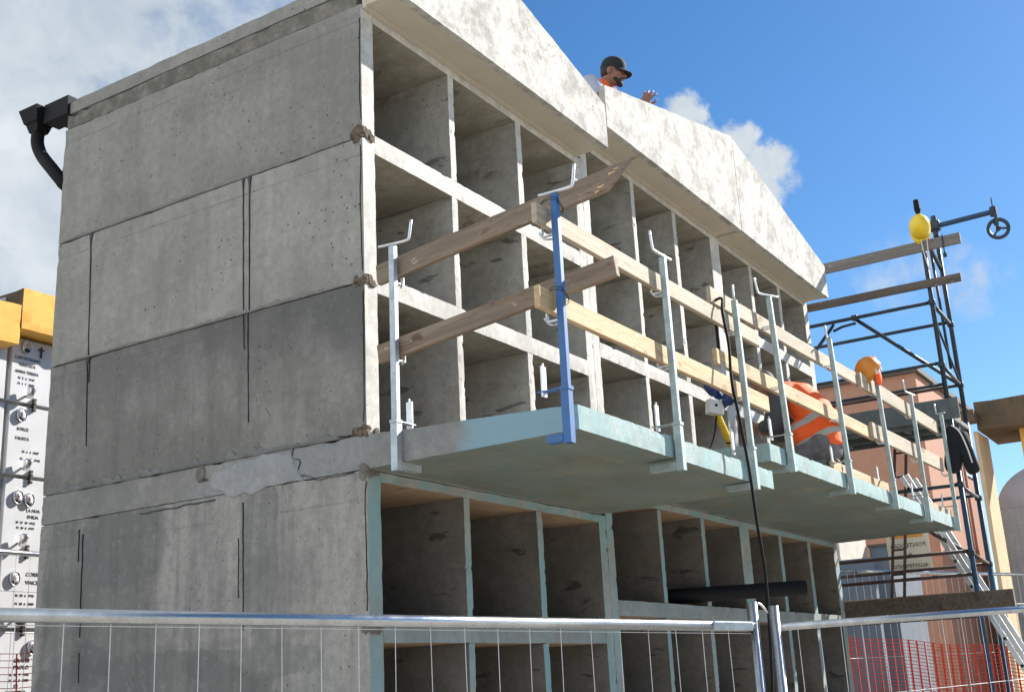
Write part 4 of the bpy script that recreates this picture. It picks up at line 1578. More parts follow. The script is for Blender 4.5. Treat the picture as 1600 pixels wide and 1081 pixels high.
for k, lg in enumerate(LEGS):
    bm = bmesh.new()
    limb(bm, [(PX + (0.04 if k else -0.04), -0.985, -0.42), lg[0], lg[1], lg[2]], [0.118, 0.112, 0.080, 0.066])
    for v in bm.verts:
        v.co += wobble(v.co * 1.8, 0.010)
        v.co.z = max(v.co.z, FZ + 0.004)
    fuse('trouser_leg', bm, M_trou if k == 0 else M_dkgreen, P2, 0.010, 2)
for lg in LEGS:
    bm = bmesh.new()
    a = Vector(lg[2])
    limb(bm, [a + Vector((0, 0.03, 0)), a + Vector((0, -0.06, 0.0)), a + Vector((0, -0.075, -0.02))], [0.060, 0.058, 0.045])
    limb(bm, [a + Vector((0, -0.07, 0.03)), a + Vector((0, -0.085, -0.012))], [0.045, 0.040])
    for v in bm.verts:
        v.co.z = max(v.co.z, FZ + 0.003)
    fuse('boot', bm, M_boot, P2, 0.008, 1)
bm = bmesh.new()
tube(bm, [(4.22, -0.43, -0.15), (4.02, -0.55, -0.30)], 0.005, 8)
tag(to_obj('metal_rod', bm, M_rod, None, True), 'thin pale metal rod held in the kneeling worker\'s hands', 'rod')

# ------------------------------------------------------------------ foreground mesh fence panels


def mesh_fence(name, label, A, Bp, height, r, wires, cat='fence', zmid=(), post_over=0.10, wire_r=0.0014, posts=(0, 1), mat=None, post_r=None, extra_bot=True, group=None):
    A = Vector(A)
    Bp = Vector(Bp)
    t = empty(name, (A.x, A.y, A.z - height))
    tag(t, label, cat, group)
    d = (Bp - A)
    mat = mat or M_fence
    bm = bmesh.new()
    tube(bm, [A + d.normalized() * 0.0, Bp], r, 16)
    wpart('top_rail', bm, mat, t, True)
    if extra_bot:
        bm = bmesh.new()
        tube(bm, [A - Vector((0, 0, height - 0.12)), Bp - Vector((0, 0, height - 0.12))], r, 12)
        wpart('bottom_rail', bm, mat, t, True)
    for k in posts:
        p = A if k == 0 else Bp
        bm = bmesh.new()
        pr = post_r or r
        tube(bm, [p - Vector((0, 0, height)), p + Vector((0, 0, post_over))], pr, 14)
        wpart('post', bm, mat, t, True)
    bm = bmesh.new()
    rnd = random.Random(len(name) + int(abs(A.x) * 100))
    for i in range(1, wires):
        p = A + d * (i / wires)
        j = Vector((0, 0, 0))
        q = [p - Vector((0, 0, r * 0.9))]
        for s in range(1, 5):
            q.append(p + Vector((rnd.uniform(-1, 1) * 0.003, rnd.uniform(-1, 1) * 0.003, -height * 0.96 * s / 4)))
        tube(bm, q, wire_r, 6, False)
    for z in zmid:
        tube(bm, [A - Vector((0, 0, z)), Bp - Vector((0, 0, z))], wire_r, 6, False)
    o = wpart('mesh_wires', bm, M_wire, t, True)
    o['kind'] = 'thing'
    return t


FA = Vector((-2.261, -0.500, -1.726))
FB = Vector((0.250, -1.765, -1.809))
FD = (FB - FA) / (FB - FA).length
FA2 = FA - FD * 0.75
fence = mesh_fence('mesh_fence_panel', 'long galvanised wire mesh fence panel crossing below the side wall', FA2, FB, 1.88, 0.0205, 27, zmid=(0.028, 0.50, 0.75, 1.0, 1.25, 1.5),
                   post_over=0.10, posts=(0,), group='temporary mesh fence panels')
bm = bmesh.new()
tube(bm, [(FB.x + 0.012, FB.y, GROUND), (FB.x + 0.012, FB.y, FB.z + 0.095)], 0.0215, 14)
wpart('post', bm, M_fence, fence, True)
# flattened blue-grey end of the rail where it meets its post
bm = bmesh.new()
M, L = frame_along(FB - FD * 0.22, FB - FD * 0.015)
box(bm, 0, L, -0.0235, 0.010, -0.018, 0.018, 0, M)
bevel(bm, 0.006)
wpart('rail_sleeve', bm, M_galv, fence)
GA = Vector((0.350, -1.822, -1.815))
GB = Vector((1.485, -2.591, -1.771))
GD = (GB - GA) / (GB - GA).length
fence2 = mesh_fence('mesh_fence_panel', 'galvanised wire mesh fence panel at the lower right, nearest the ladder', GA, GA + GD * 3.3, 1.88, 0.0155, 30,
                    zmid=(0.30, 0.6, 0.9, 1.2), post_over=0.085, posts=(0, 1), group='temporary mesh fence panels', post_r=0.0215)
# bent clip joining the two panels
bm = bmesh.new()
tube(bm, smoothpath([(FB.x + 0.035, FB.y - 0.01, FB.z - 0.02), (FB.x + 0.032, FB.y - 0.012, FB.z + 0.075), (FB.x + 0.05, FB.y - 0.02, FB.z + 0.088),
                     (GA.x - 0.012, GA.y + 0.02, GA.z + 0.06)], 5), 0.005, 8)
tag(to_obj('coupling_clip', bm, M_rod, None, True), 'bent metal rod clip joining the two fence posts', 'clip')

# ------------------------------------------------------------------ scaffold tower at the far end
SX, SXB, SY, SYB = 7.60, 8.40, -1.225, 0.60
S = empty('scaffold_tower', (8.0, -0.3, GROUND))
tag(S, 'blue and rust scaffold tower beside the far end of the building', 'scaffold')


def stube(name, pts, r=0.0215, mat=None):
    bm = bmesh.new()
    tube(bm, pts, r, 10)
    return wpart(name, bm, mat or M_scaf, S, True)


def coupler(p, s=0.045):
    bm = bmesh.new()
    box(bm, p[0] - s, p[0] + s, p[1] - s, p[1] + s, p[2] - s * 0.8, p[2] + s * 0.8)
    bevel(bm, s * 0.35)
    return wpart('coupler', bm, M_scaf, S)


for (x, y, zt, m) in ((SX, SY, 2.50, M_scaf), (SXB, SY, 2.66, M_scaf), (SX, SYB, 1.6, M_scaf), (SXB, SYB, 1.6, M_scaf)):
    stube('standard', [(x, y, 0.42), (x, y, zt)], 0.024, m)
    stube('standard', [(x, y, GROUND), (x, y, 0.41)], 0.025, M_scafb if y == SY else M_scaf)
bm = bmesh.new()
tube(bm, [(SX, SY, 2.51), (SX - 0.008, SY, 2.56), (SX - 0.012, SY, 2.66)], 0.03, 10, radii=[0.02, 0.034, 0.030])
wpart('black_spigot', bm, M_black, S)
for k, z0 in enumerate((1.54, 1.54 - 1.87)):
    stube('ledger', [(SX, SY, z0), (SX, SYB, z0)], 0.019)
    stube('ledger', [(SXB, SY, z0 - 0.02), (SXB, SYB, z0 - 0.02)], 0.019)
    mm = M_scaf if k == 0 else M_scafr
    for dz in (-0.64, -0.86):
        stube('guard_rail', [(SX + (0 if dz < -0.7 else 0.0), SY, z0 + dz), (SX, SYB, z0 + dz)], 0.017, M_scafr if k else M_scaf)
    stube('guard_rail', [(SXB, SY, z0 - 0.72), (SXB, SYB, z0 - 0.72)], 0.017, M_scafr)
    stube('transom', [(SX, SY, z0 - 0.02), (SXB, SY, z0 - 0.05)], 0.019)
    stube('transom', [(SX, SY, z0 - 0.66), (SXB, SY, z0 - 0.72)], 0.017, mm)
    stube('brace', [(SX + 0.02, -0.43, z0 - 0.01), (SX + 0.1, -0.9, z0 - 0.45), (SXB, SY, z0 - 0.72)], 0.020, mm)
    stube('brace', [(SX + 0.02, -0.20, z0 - 0.02), (SX + 0.02, 0.30, z0 - 0.55)], 0.018, mm)
    stube('brace', [(SX + 0.03, -0.43, z0 - 0.05), (SX + 0.03, -0.28, z0 - 0.06), (SX + 0.03, -0.18, z0 - 0.09)], 0.014)
    for p in ((SX, SY, z0), (SXB, SY, z0 - 0.05), (SXB, SY, z0 - 0.72), (SX, SY, z0 - 0.66), (SX, -0.43, z0)):
        coupler(p, 0.034)
stube('brace', [(SX, SY, 2.34), (SXB, SY + 0.01, 2.13)], 0.021)
stube('brace', [(8.22, SY + 0.05, 2.30), (8.36, SY + 0.06, 1.0)], 0.015)
stube('brace', [(SX, SY - 0.01, 1.30), (SXB, SY, 0.85)], 0.012)
# decks, each with a toe board on the near side
for z, lab in ((0.33, 'upper'), (-1.52, 'lower')):
    for i in range(2):
        bm = bmesh.new()
        xa = SX + 0.03 + i * 0.375
        box(bm, xa, xa + 0.36, SY - 0.02, SYB, z, z + 0.045)
        for q in range(5):
            yq = SY + 0.1 + q * 0.36
            box(bm, xa + 0.02, xa + 0.34, yq, yq + 0.05, z - 0.035, z - 0.002)
        box(bm, xa + 0.001, xa + 0.02, SY, SYB, z - 0.05, z - 0.002)
        box(bm, xa + 0.341, xa + 0.36, SY, SYB, z - 0.05, z - 0.002)
        wpart('deck_board', bm, M_deck, S)
    bm = bmesh.new()
    box(bm, SX - 0.024, SX - 0.002, SY - (0.10 if z > 0 else 0.32), SYB, z - 0.01, z + (0.20 if z > 0 else 0.165))
    wpart('toe_board', bm, M_deck if z > 0 else W_dark, S)
bm = bmesh.new()
box(bm, SXB + 0.03, SXB + 0.05, SY, SYB, -1.47, -1.30)
wpart('toe_board', bm, W_mid, S)
# narrow rusty access ladder inside the tower
bm = bmesh.new()
for dy in (0.0, 0.13):
    tube(bm, [(8.2, -0.52 - dy * 0.9 + 0.0, 0.30), (8.2, -0.24 - dy, -1.46)], 0.016, 8)
for k in range(7):
    z = 0.16 - k * 0.25
    y = -0.50 + (0.16 - z) * 0.155
    tube(bm, [(8.2, y - 0.12, z), (8.2, y, z)], 0.011, 8)
wpart('rung_ladder', bm, M_scafr, S)
# pulley arm
P_ = empty('pulley_arm', (SXB, SY, 2.62))
tag(P_, 'swing arm with a hand-hoist pulley wheel on top of the scaffold', 'pulley')
bm = bmesh.new()
ae = Vector((8.36, SY - 0.62, 2.62))
tube(bm, [(8.42, SY + 0.12, 2.60), (8.40, SY, 2.62), ae], 0.028, 10)
wpart('arm', bm, M_scafb, P_)
bm = bmesh.new()
box(bm, 8.35, 8.45, SY - 0.06, SY + 0.06, 2.57, 2.68)
bevel(bm, 0.02)
tube(bm, [(SXB, SY, 2.5), (SXB, SY, 2.74)], 0.032, 10)
wpart('arm_collar', bm, M_scaf, P_)
bm = bmesh.new()
tube(bm, [(ae.x, ae.y, ae.z - 0.05), (ae.x, ae.y, ae.z + 0.05)], 0.038, 10)
wpart('swivel', bm, M_scaf, P_)
bm = bmesh.new()
tube(bm, [ae + Vector((0, 0, 0.04)), ae + Vector((0, 0, 0.16))], 0.007, 8)
wpart('pin', bm, M_scaf, P_)
view = (Vector(cam.location) - ae).normalized()
wc = ae + Vector((0.0, -0.02, -0.20))
bm = bmesh.new()
box(bm, -0.012, 0.012, -0.016, 0.016, 0.0, 0.18, 0, Matrix.Translation(wc + Vector((-0.03, 0, 0))))
wpart('fork', bm, M_scaf, P_)
bm = bmesh.new()
MW = Matrix.Translation(wc) @ Matrix.Rotation(R(14), 4, 'Z') @ Matrix.Rotation(R(90), 4, 'Y') @ Matrix.Rotation(R(20), 4, 'Z')
prof = [(0.090, -0.016), (0.118, -0.018), (0.112, 0.0), (0.118, 0.018), (0.090, 0.016), (0.082, 0.0), (0.090, -0.016)]
lathe(bm, prof, 28, MW)
lathe(bm, [(0, -0.02), (0.026, -0.02), (0.026, 0.02), (0, 0.02)], 14, MW)
for k in range(3):
    box(bm, 0.015, 0.102, -0.010, 0.010, -0.007, 0.007, 0, MW @ Matrix.Rotation(R(120 * k + 15), 4, 'Z'))
bmesh.ops.remove_doubles(bm, verts=bm.verts, dist=0.0002)
wpart('pulley_wheel', bm, M_scaf, P_)

# scaffold boards tied to the uprights
plank((7.575, 0.40, 2.075), (7.575, -1.60, 2.085), 0.115, 0.03, W_grey, 'grey board, upper of two crossing the sky from the roof to the scaffold', group='boards tied to the scaffold')
plank((7.575, 0.40, 1.700), (7.575, -1.545, 1.690), 0.085, 0.03, W_dark, 'dark brown board, lower of two crossing the sky to the scaffold', group='boards tied to the scaffold')
bm = bmesh.new()
tube(bm, [(7.552, -1.43, 2.21), (7.552, -1.43, 2.06), (7.55, -1.43, 2.00)], 0.007, 6)
lathe(bm, [(0, -0.02), (0.018, -0.02), (0.018, 0.02), (0, 0.02)], 8, Matrix.Translation((7.55, -1.43, 1.99)))
tag(to_obj('hook_clamp', bm, M_scaf), 'small dark hook clamp near the end of the upper grey board', 'clamp')

# yellow helmet hung on the near upright
H = empty('yellow_helmet', (7.50, SY - 0.0, 2.33))
tag(H, 'yellow hard hat hanging on top of the near scaffold upright', 'helmet')


def helmet(parent, M, mat, brim=True):
    bm = bmesh.new()
    n = 28
    prof = []
    for k in range(11):
        a = R(90) * k / 10
        prof.append((0.108 * math.sin(a) ** 0.9, 0.135 * math.cos(a)))
    prof += [(0.112, -0.03), (0.104, -0.03), (0.100, 0.0)]
    lathe(bm, prof, n)
    for v in bm.verts:
        v.co.x *= 1.22
        r = math.hypot(v.co.x, v.co.y)
        if v.co.z > 0.02 and abs(v.co.y) < 0.022:
            v.co.z += 0.008
    # peak
    rim = []
    for k in range(15):
        a = R(-75 + 150 * k / 14)
        rx, ry = 0.137 * math.cos(a), 0.112 * math.sin(a)
        ext = 0.055 * max(0.0, math.cos(a * 1.15))
        rim.append((Vector((rx - 0.004, ry, -0.028)), Vector((rx + ext, ry * (1 + ext * 0.8), -0.044 - ext * 0.15))))
    top = [[bm.verts.new(a), bm.verts.new(b)] for a, b in rim]
    bot = [[bm.verts.new(a - Vector((0, 0, 0.004))), bm.verts.new(b - Vector((0, 0, 0.004)))] for a, b in rim]
    for i in range(14):
        bm.faces.new((top[i][0], top[i][1], top[i + 1][1], top[i + 1][0]))
        bm.faces.new((bot[i][0], bot[i][1], bot[i + 1][1], bot[i + 1][0]))
        bm.faces.new((top[i][1], bot[i][1], bot[i + 1][1], top[i + 1][1]))
    for v in bm.verts:
        v.co = M @ v.co
    o = wpart('shell', bm, mat, parent, True)
    bm = bmesh.new()
    for s in (-1, 0, 1):
        pts = [M @ Vector((0.11 * math.sin(t), 0.05 * s + 0.0, 0.05 * math.cos(t) - 0.01)) for t in [R(-80 + 16 * k) for k in range(11)]]
        tube(bm, pts, 0.007, 6)
    wpart('headband', bm, M_lining, parent)
    return o


# the crown faces the camera's side; brim down
def crown_to(pos, crown, peak, k):
    c = Vector(crown).normalized()
    x = Vector(peak)
    x = (x - c * x.dot(c)).normalized()
    y = c.cross(x)
    M = Matrix((x, y, c)).transposed().to_4x4()
    M.translation = pos
    return M @ Matrix.Scale(k, 4)


HM = crown_to((7.53, SY - 0.01, 2.345), (-0.93, -0.28, 0.05), (0.05, 0, -1), 0.96)
helmet(H, HM, M_hely)
bm = bmesh.new()
for dy in (-0.03, 0.03):
    tube(bm, smoothpath([(7.53, SY + dy - 0.03, 2.20), (7.54, SY + dy * 0.7 - 0.03, 2.05), (7.55, SY - 0.035, 1.86)], 5), 0.005, 6)
wpart('chin_strap', bm, M_cord, H)

# orange helmet hung on a guardrail post
O_ = empty('orange_helmet', (4.96, -1.20, 0.30))
tag(O_, 'orange hard hat resting on the plank and hooked on a post top', 'helmet')
OM = crown_to((4.94, -1.17, 0.305), (-0.75, 0.35, 0.55), (0.3, 0.5, -1), 0.80)
helmet(O_, OM, M_helo)
bm = bmesh.new()
for p, s in (((4.96, -1.225, 0.36), 0.045), ((4.955, -1.235, 0.235), 0.055)):
    bmesh.ops.create_icosphere(bm, subdivisions=2, radius=s, matrix=Matrix.Translation(p) @ Matrix.Scale(0.5, 4, (0, 1, 0)) @ Matrix.Scale(1.3, 4, (0, 0, 1)))
for v in bm.verts:
    v.co += wobble(v.co * 2, 0.008)
wpart('ear_pad', bm, M_orange, O_, True)
bm = bmesh.new()
tube(bm, smoothpath([(4.93, -1.225, 0.36), (4.90, -1.23, 0.30), (4.93, -1.24, 0.25), (4.99, -1.235, 0.33), (5.06, -1.235, 0.32)], 5), 0.016, 8)
wpart('chin_strap', bm, M_lining, O_, True)

# aluminium ladder leaning between the scaffold uprights
LD = empty('aluminium_ladder', (8.0, -1.9, GROUND))
tag(LD, 'long aluminium extension ladder leaning through the scaffold', 'ladder')
lb = Vector((8.0, -2.22, GROUND))
lt = Vector((8.0, -0.62, -0.15))
ld = (lt - lb)
for s, dx in (('a', -0.17), ('b', 0.17)):
    for off in (0.0, 0.055):
        bm = bmesh.new()
        M, L = frame_along(lb + Vector((dx, -off * 0.9, off * 0.3)), lt + Vector((dx, -off * 0.9, off * 0.3)), (1, 0, 0))
        box(bm, 0, L, -0.022, 0.022, -0.012, 0.012, 0, M)
        wpart('stile', bm, M_alu, LD)
for k in range(14):
    p = lb + ld * ((k + 0.5) / 14)
    bm = bmesh.new()
    tube(bm, [p + Vector((-0.182, 0, 0)), p + Vector((0.182, 0, 0))], 0.016, 8)
    wpart('rung', bm, M_alu, LD)

# jacket hung on the scaffold
J = empty('black_jacket', (7.52, SY, 0.26))
tag(J, 'black jacket with pale piping hanging on the scaffold upright', 'jacket')
jv = [(7.53, SY + 0.01, 0.245), (7.53, SY - 0.02, 0.08), (7.53, SY + 0.02, -0.10), (7.53, SY + 0.04, -0.24), (7.52, SY - 0.09, 0.10), (7.50, SY - 0.13, -0.10), (7.49, SY - 0.17, -0.27), (7.53, SY + 0.06, 0.08)]
jo = skin_mesh('jacket_body', [Vector(v) - Vector(J.location) for v in jv], [(0, 1), (1, 2), (2, 3), (1, 4), (4, 5), (5, 6), (1, 7)],
               [(0.035, 0.05), (0.07, 0.11), (0.06, 0.10), (0.045, 0.08), (0.06, 0.08), (0.05, 0.075), (0.045, 0.07), (0.05, 0.07)], M_jack, J)
bm = bmesh.new()
tube(bm, smoothpath([(7.50, SY - 0.02, 0.24), (7.465, SY - 0.09, 0.16), (7.44, SY - 0.14, 0.0), (7.43, SY - 0.17, -0.16)], 5), 0.007, 6)
wpart('piping', bm, M_lining, J)

# warning sign seen from behind
SG_ = empty('warning_sign', (8.47, -0.44, -1.05))
tag(SG_, 'pale translucent scaffold warning sign seen from behind, its letters mirrored', 'sign')
bm = bmesh.new()
box(bm, 8.463, 8.467, -0.655, -0.215, -1.06, -0.52)
wpart('sheet', bm, M_sign, SG_)
bm = bmesh.new()
box(bm, 8.4600, 8.4622, -0.60, -0.26, -0.70, -0.545)
wpart('orange_panel', bm, M_signo, SG_)
for txt, z, sz in (('PONTEGGIO', -0.80, 0.064), ('IN', -0.905, 0.064), ('ALLESTIMENTO', -1.010, 0.052)):
    Mt = Matrix.Translation((8.461, -0.435, z)) @ Matrix.Rotation(R(-90), 4, 'Z') @ Matrix.Rotation(R(90), 4, 'X')
    wpart('lettering', text_bm(txt, sz, Mt, 0.001, True), M_ink, SG_)

# ------------------------------------------------------------------ safety nets


def net(name, label, A, Bp, h, nx, nz, sag=0.03, w=0.012, wz=0.004):
    A = Vector(A)
    Bp = Vector(Bp)
    bm = bmesh.new()
    d = Bp - A
    nrm = Vector((-d.y, d.x, 0)).normalized()

    def pt(u, v):
        p = A + d * u - Vector((0, 0, h * v))
        p.z += -sag * math.sin(u * math.pi) * (1 - v) + 0.012 * math.sin(u * 21)
        return p + nrm * (0.03 * math.sin(u * 13 + v * 2) + 0.02 * math.sin(v * 7 + u * 4))
    dn = d.normalized()
    for i in range(nx + 1):
        u = i / nx
        for k in range(12):
            a, b = pt(u, k / 12), pt(u, (k + 1) / 12)
            vs = [bm.verts.new(q + dn * s * w / 2 + nrm * t) for q in (a, b) for s in (-1, 1) for t in (0.001, -0.001)]
            for f in ((0, 2, 6, 4), (1, 3, 7, 5), (0, 4, 5, 1), (2, 3, 7, 6)):
                bm.faces.new([vs[j] for j in f])
    for k in range(nz + 1):
        v = k / nz
        for i in range(nx):
            a, b = pt(i / nx, v), pt((i + 1) / nx, v)
            z = Vector((0, 0, wz / 2))
            vs = [bm.verts.new(q + z * s + nrm * t) for q in (a, b) for s in (-1, 1) for t in (0.0015, -0.0015)]
            for f in ((0, 2, 6, 4), (1, 3, 7, 5), (0, 4, 5, 1), (2, 3, 7, 6)):
                bm.faces.new([vs[j] for j in f])
    tag(to_obj(name, bm, M_net), label, 'safety net')


net('safety_net', 'orange plastic safety net at the lower right behind the scaffold', (9.0, 0.9, -1.60), (9.0, -1.9, -1.93), 1.25, 34, 34, 0.02, 0.020, 0.007)
net('safety_net', 'orange plastic safety net across the lower left memorial wall', (-0.2, 5.10, -1.50), (3.4, 5.0, -1.52), 1.1, 22, 20, 0.03, 0.013, 0.006)

# far fence panels
mesh_fence('far_fence', 'thin mesh fence running behind the scaffold', (6.9, 0.75, -1.0), (13.5, -1.95, -1.0), 2.4, 0.02, 58, zmid=(0.35, 0.9), wire_r=0.0022, extra_bot=False, post_over=0.02)
mesh_fence('rear_fence', 'mesh fence with pale top rail in front of the memorial wall', (-1.6, 4.75, -0.78), (3.0, 4.75, -0.80), 2.7, 0.021, 36, zmid=(0.3, 0.62, 1.2), wire_r=0.002, extra_bot=False, post_over=0.02)

# ------------------------------------------------------------------ memorial wall on the left
MW_ = empty('memorial_wall', (1.2, 6.5, GROUND))
tag(MW_, 'sunlit memorial wall with yellow ochre eaves and rows of white marble plaques', 'memorial wall')
WY = 6.23
bm = bmesh.new()
rbox(bm, -3.0, 2.19, WY, 8.5, GROUND, 1.66, (0.6, 0.6, 0.5), 0.003, 0)
rbox(bm, 2.195, 6.0, WY, 8.5, GROUND, 1.86, (0.6, 0.6, 0.5), 0.003, 0)
wpart('wall', bm, M_stonew, MW_)
for x0, x1, zb, zt, y0 in ((-3.05, 2.165, 1.31, 1.70, 5.92), (2.21, 6.05, 1.49, 1.90, 5.97)):
    bm = bmesh.new()
    rbox(bm, x0, x1, y0, 8.55, zb, zt, (0.10, 0.15, 0.06), 0.008, 0.015)
    for f in bm.faces:
        c = f.calc_center_median()
        f.material_index = 1 if (c.z > zt - 0.01 or (c.x < x0 + 0.02 and c.y > y0 + 0.03)) else 0  # top browner from stains; the end face has its shade put into the colour
    wpart('eave', bm, [M_ochre, M_ochre2], MW_)

PLAQ = [(0.838, 1.46, [('CAPOSTAGNO', 0.052, 0.22, 0.42), ('VENTATA', 0.052, 0.22, 0.355), ('ANNA TERESA', 0.050, 0.22, 0.285), ('N  5  6  1947', 0.042, 0.22, 0.225), ('M  1  7  2009', 0.042, 0.22, 0.17)],
         [(0.14, 0.545)], 'CAPOSTAGNO'),
        (0.140, 0.800, [('SORCE', 0.052, 0.20, 0.425), ('FAUSTA', 0.052, 0.20, 0.335), ('N  6  4  1907', 0.042, 0.34, 0.215), ('M  12  12  1990', 0.042, 0.34, 0.145)], [(0.12, 0.57)], 'SORCE FAUSTA'),
        (-0.565, 0.102, [('LA HUA', 0.052, 0.42, 0.365), ('EMILIA', 0.052, 0.42, 0.305), ('N  21  10  1922', 0.040, 0.32, 0.25), ('M  30  8  1999', 0.040, 0.32, 0.20)], [(0.13, 0.49), (0.25, 0.475)], 'two portraits'),
        (-1.265, -0.600, [('CORRAO', 0.062, 0.50, 0.47), ('VINCENZO', 0.062, 0.53, 0.395), ('N  30  6  1915', 0.042, 0.36, 0.28), ('M  20  6  2000', 0.042, 0.36, 0.205)], [(0.14, 0.44)], 'CORRAO'),
        (-1.970, -1.300, [('GRAFISI', 0.060, 0.36, 0.40), ('PAOLO', 0.060, 0.36, 0.34), ('N  30  9  1935', 0.042, 0.34, 0.28), ('M  11  5  2005', 0.042, 0.34, 0.23), ('DI', 0.05, 0.3, 0.18), ('FABRIZIO', 0.06, 0.3, 0.12)], [(0.36, 0.53)], 'GRAFISI PAOLO'),
        (-2.680, -2.005, [], [(0.2, 0.5)], '')]
OFFX = [0.0, 0.0, 0.0, 0.0, 0.0, 0.0]
for i, (z0, z1, lines, ovals, key) in enumerate(PLAQ):
    for side in (0, 1):
        x0 = 2.275 + 0.012 * i if side else 1.56 + 0.012 * i
        x1 = x0 + 0.66
        t = empty('memorial_plaque', ((x0 + x1) / 2, WY, z0))
        bm = bmesh.new()
        box(bm, x0, x1, WY - 0.055, WY - 0.004, z0, z1)
        bevel(bm, 0.004)
        wpart('marble_slab', bm, M_marble, t)
        if side == 0:
            tag(t, 'blank white marble plaque left of the lettered column, row %s from the top' % ('one', 'two', 'three', 'four', 'five', 'six')[i], 'plaque', 'marble plaques on the memorial wall')
        elif key == '':
            tag(t, 'lowest white marble plaque with one portrait, under the lettered ones', 'plaque', 'marble plaques on the memorial wall')
        else:
            lab = 'white marble plaque with two oval portraits side by side' if key == 'two portraits' else 'white marble plaque lettered %s with an oval portrait' % key
            tag(t, lab, 'plaque', 'marble plaques on the memorial wall')
        # bronze stud at the foot
        bm = bmesh.new()
        for q in range(4):
            box(bm, x0 + 0.25, x0 + 0.278, WY - 0.085, WY - 0.03, z0 - 0.075 + q * 0.034, z0 - 0.050 + q * 0.034)
        wpart('stud', bm, M_bronze, t)
        if side == 0:
            continue
        for txt, sz, px, pz in lines:
            Mt = Matrix.Translation((x0 + 0.04 + (px - 0.04) * 0.72, WY - 0.056, z0 + pz)) @ Matrix.Rotation(R(90), 4, 'X')
            wpart('lettering', text_bm(txt, sz * 0.80, Mt, 0.003), M_ink, t)
        for px, pz in ovals:
            Mo = Matrix.Translation((x0 + px, WY - 0.056, z0 + pz)) @ Matrix.Rotation(R(90), 4, 'X') @ Matrix.Scale(1.3, 4, (0, 1, 0))
            bm = bmesh.new()
            lathe(bm, [(0.046, 0.0), (0.052, 0.0), (0.053, 0.028), (0.050, 0.033), (0.046, 0.028)], 24, Mo)
            fr = wpart('portrait_frame', bm, M_silver, t, True)
            bm = bmesh.new()
            lathe(bm, [(0.046, 0.004), (0.045, 0.026), (0.0, 0.031)], 20, Mo)
            wpart('portrait', bm, M_photo, fr, True)
            bm = bmesh.new()
            lathe(bm, [(0.018, 0.028), (0.014, 0.036), (0.0, 0.039)], 14, Mo @ Matrix.Translation((0, 0.008, 0)))
            wpart('portrait_head', bm, M_face2, fr, True)
            bm = bmesh.new()
            lathe(bm, [(0.032, 0.024), (0.028, 0.032), (0.0, 0.035)], 14, Mo @ Matrix.Translation((0, -0.026, 0)) @ Matrix.Scale(0.55, 4, (0, 1, 0)))
            wpart('portrait_shoulders', bm, M_ink, fr, True)
        if i == 0:
            bm = bmesh.new()
            box(bm, x0 + 0.30, x0 + 0.312, WY - 0.075, WY - 0.06, z0 + 0.47, z0 + 0.58)
            box(bm, x0 + 0.272, x0 + 0.2995, WY - 0.074, WY - 0.061, z0 + 0.545, z0 + 0.556)
            box(bm, x0 + 0.3125, x0 + 0.34, WY - 0.074, WY - 0.061, z0 + 0.545, z0 + 0.556)
            wpart('cross', bm, M_bronze, t)
        bm = bmesh.new()
        Mv = Matrix.Translation((x0 + 0.17, WY - 0.14, z0 + 0.085))
        lathe(bm, [(0, -0.06), (0.03, -0.06), (0.036, 0.0), (0.045, 0.05), (0.040, 0.055), (0.034, 0.03), (0, 0.0)], 14, Mv @ Matrix.Rotation(R(18), 4, 'X'))
        box(bm, -0.008, 0.008, 0.03, 0.086, -0.03, -0.012, 0, Mv)
        wpart('vase', bm, M_silver if i in (0, 1, 2) else M_bronze, t, True)

# ------------------------------------------------------------------ buildings on the right
T = empty('terracotta_building', (18, -4, GROUND))
tag(T, 'terracotta pink building with a dark roof edge behind the scaffold', 'building')
bm = bmesh.new()
rbox(bm, 18.0, 22.7, 1.29, 12.0, GROUND, 3.32, (0.8, 0.8, 0.8), 0.002, 0)
wpart('wall', bm, M_pink, T)
bm = bmesh.new()
box(bm, 17.92, 22.78, 1.21, 12.1, 3.322, 3.42)
wpart('roof_edge', bm, M_tile, T)
bm = bmesh.new()
for xx in (18.6, 18.95):
    tube(bm, [(xx + 2.0, 1.23, 2.9), (xx + 2.0, 1.23, GROUND)], 0.045, 10)
wpart('downpipe', bm, M_pink, T, True)
bm = bmesh.new()
box(bm, 20.6, 22.4, 1.262, 1.288, 1.75, 2.95)
wpart('window_panel', bm, M_glass, T)

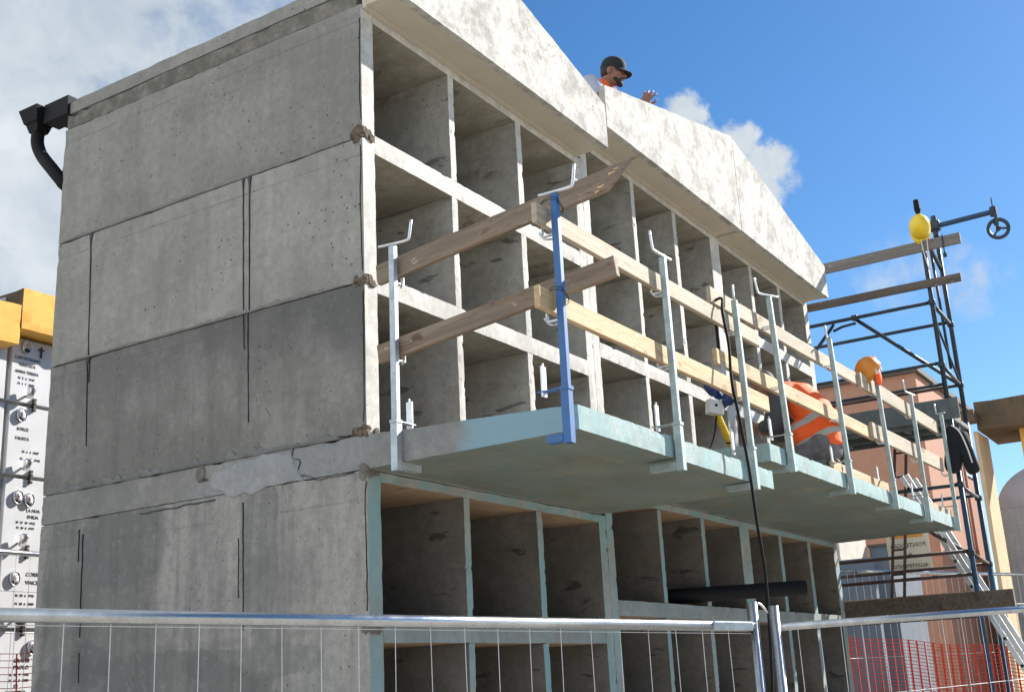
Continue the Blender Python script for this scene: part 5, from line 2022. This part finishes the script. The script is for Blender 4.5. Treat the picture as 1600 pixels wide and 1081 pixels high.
A_ = empty('mauve_block', (13.2, 1.6, GROUND))
tag(A_, 'stepped mauve grey wall block beyond the building end, right of the pale stone', 'building')
bm = bmesh.new()
rbox(bm, 13.0, 14.6, 0.92, 1.215, GROUND, -0.33, (0.4, 0.4, 0.4), 0.002, 0)
wpart('wall', bm, M_mauve, A_)
bm = bmesh.new()
rbox(bm, 11.5, 11.62, 0.79, 2.6, GROUND, -0.60, (0.1, 0.4, 0.4), 0.002, 0)
wpart('low_wall', bm, M_mauve, A_)
bm = bmesh.new()
box(bm, 12.97, 14.63, 0.89, 1.23, -0.328, -0.29)
wpart('coping', bm, M_tile, A_)
A2 = empty('pale_stone_block', (12.3, 2.6, GROUND))
tag(A2, 'pale stone block catching the sun left of the mauve block', 'building')
bm = bmesh.new()
rbox(bm, 11.66, 12.98, 1.25, 4.0, GROUND, -0.20, (0.4, 0.4, 0.4), 0.002, 0)
wpart('wall', bm, M_stonep, A2)

Cn = empty('ochre_canopy_building', (13.5, -3, GROUND))
tag(Cn, 'ochre chapel canopy with deep beam and slanted soffit at the right edge', 'building')
bm = bmesh.new()
rbox(bm, 13.0, 14.5, -7.0, -0.525, 1.15, 1.555, (0.3, 0.25, 0.1), 0.004, 0.012)
wpart('roof_beam', bm, M_ochre2, Cn)
bm = bmesh.new()
rbox(bm, 13.35, 13.95, -1.75, -1.02, GROUND, 1.148, (0.3, 0.3, 0.5), 0.003, 0.0)
wpart('pier', bm, M_ochre, Cn)
bm = bmesh.new()
rbox(bm, 12.70, 12.995, -0.56, -0.38, 1.24, 1.40, (0.1, 0.1, 0.1), 0.004, 0.008)
wpart('beam_end', bm, M_ochre2, Cn)
bm = bmesh.new()
rbox(bm, 13.02, 13.80, -0.521, -0.46, GROUND, 1.14, (0.2, 0.1, 0.3), 0.003, 0.005)
wpart('pillar', bm, M_beige, Cn)

Dm = empty('domed_building', (22, 0, GROUND))
tag(Dm, 'grey vaulted building between the beige pillar and the canopy', 'building')
bm = bmesh.new()
rbox(bm, 20.0, 26.0, -2.6, 0.62, GROUND, 0.80, (0.6, 0.6, 0.6), 0.003, 0)
wpart('wall', bm, M_grey, Dm)
bm = bmesh.new()
n = 24
for k in range(n):
    a0, a1 = math.pi * k / n, math.pi * (k + 1) / n
    def q(a, x): return bm.verts.new((x, -0.55 + 1.12 * math.cos(a), 0.80 + 0.85 * math.sin(a)))
    bm.faces.new((q(a0, 20.1), q(a1, 20.1), q(a1, 25.9), q(a0, 25.9)))
    for x in (20.1, 25.9):
        bm.faces.new((q(a0, x), q(a1, x), bm.verts.new((x, -0.55, 0.80))))
bmesh.ops.remove_doubles(bm, verts=bm.verts, dist=0.001)
wpart('vaulted_roof', bm, M_domem, Dm, True)
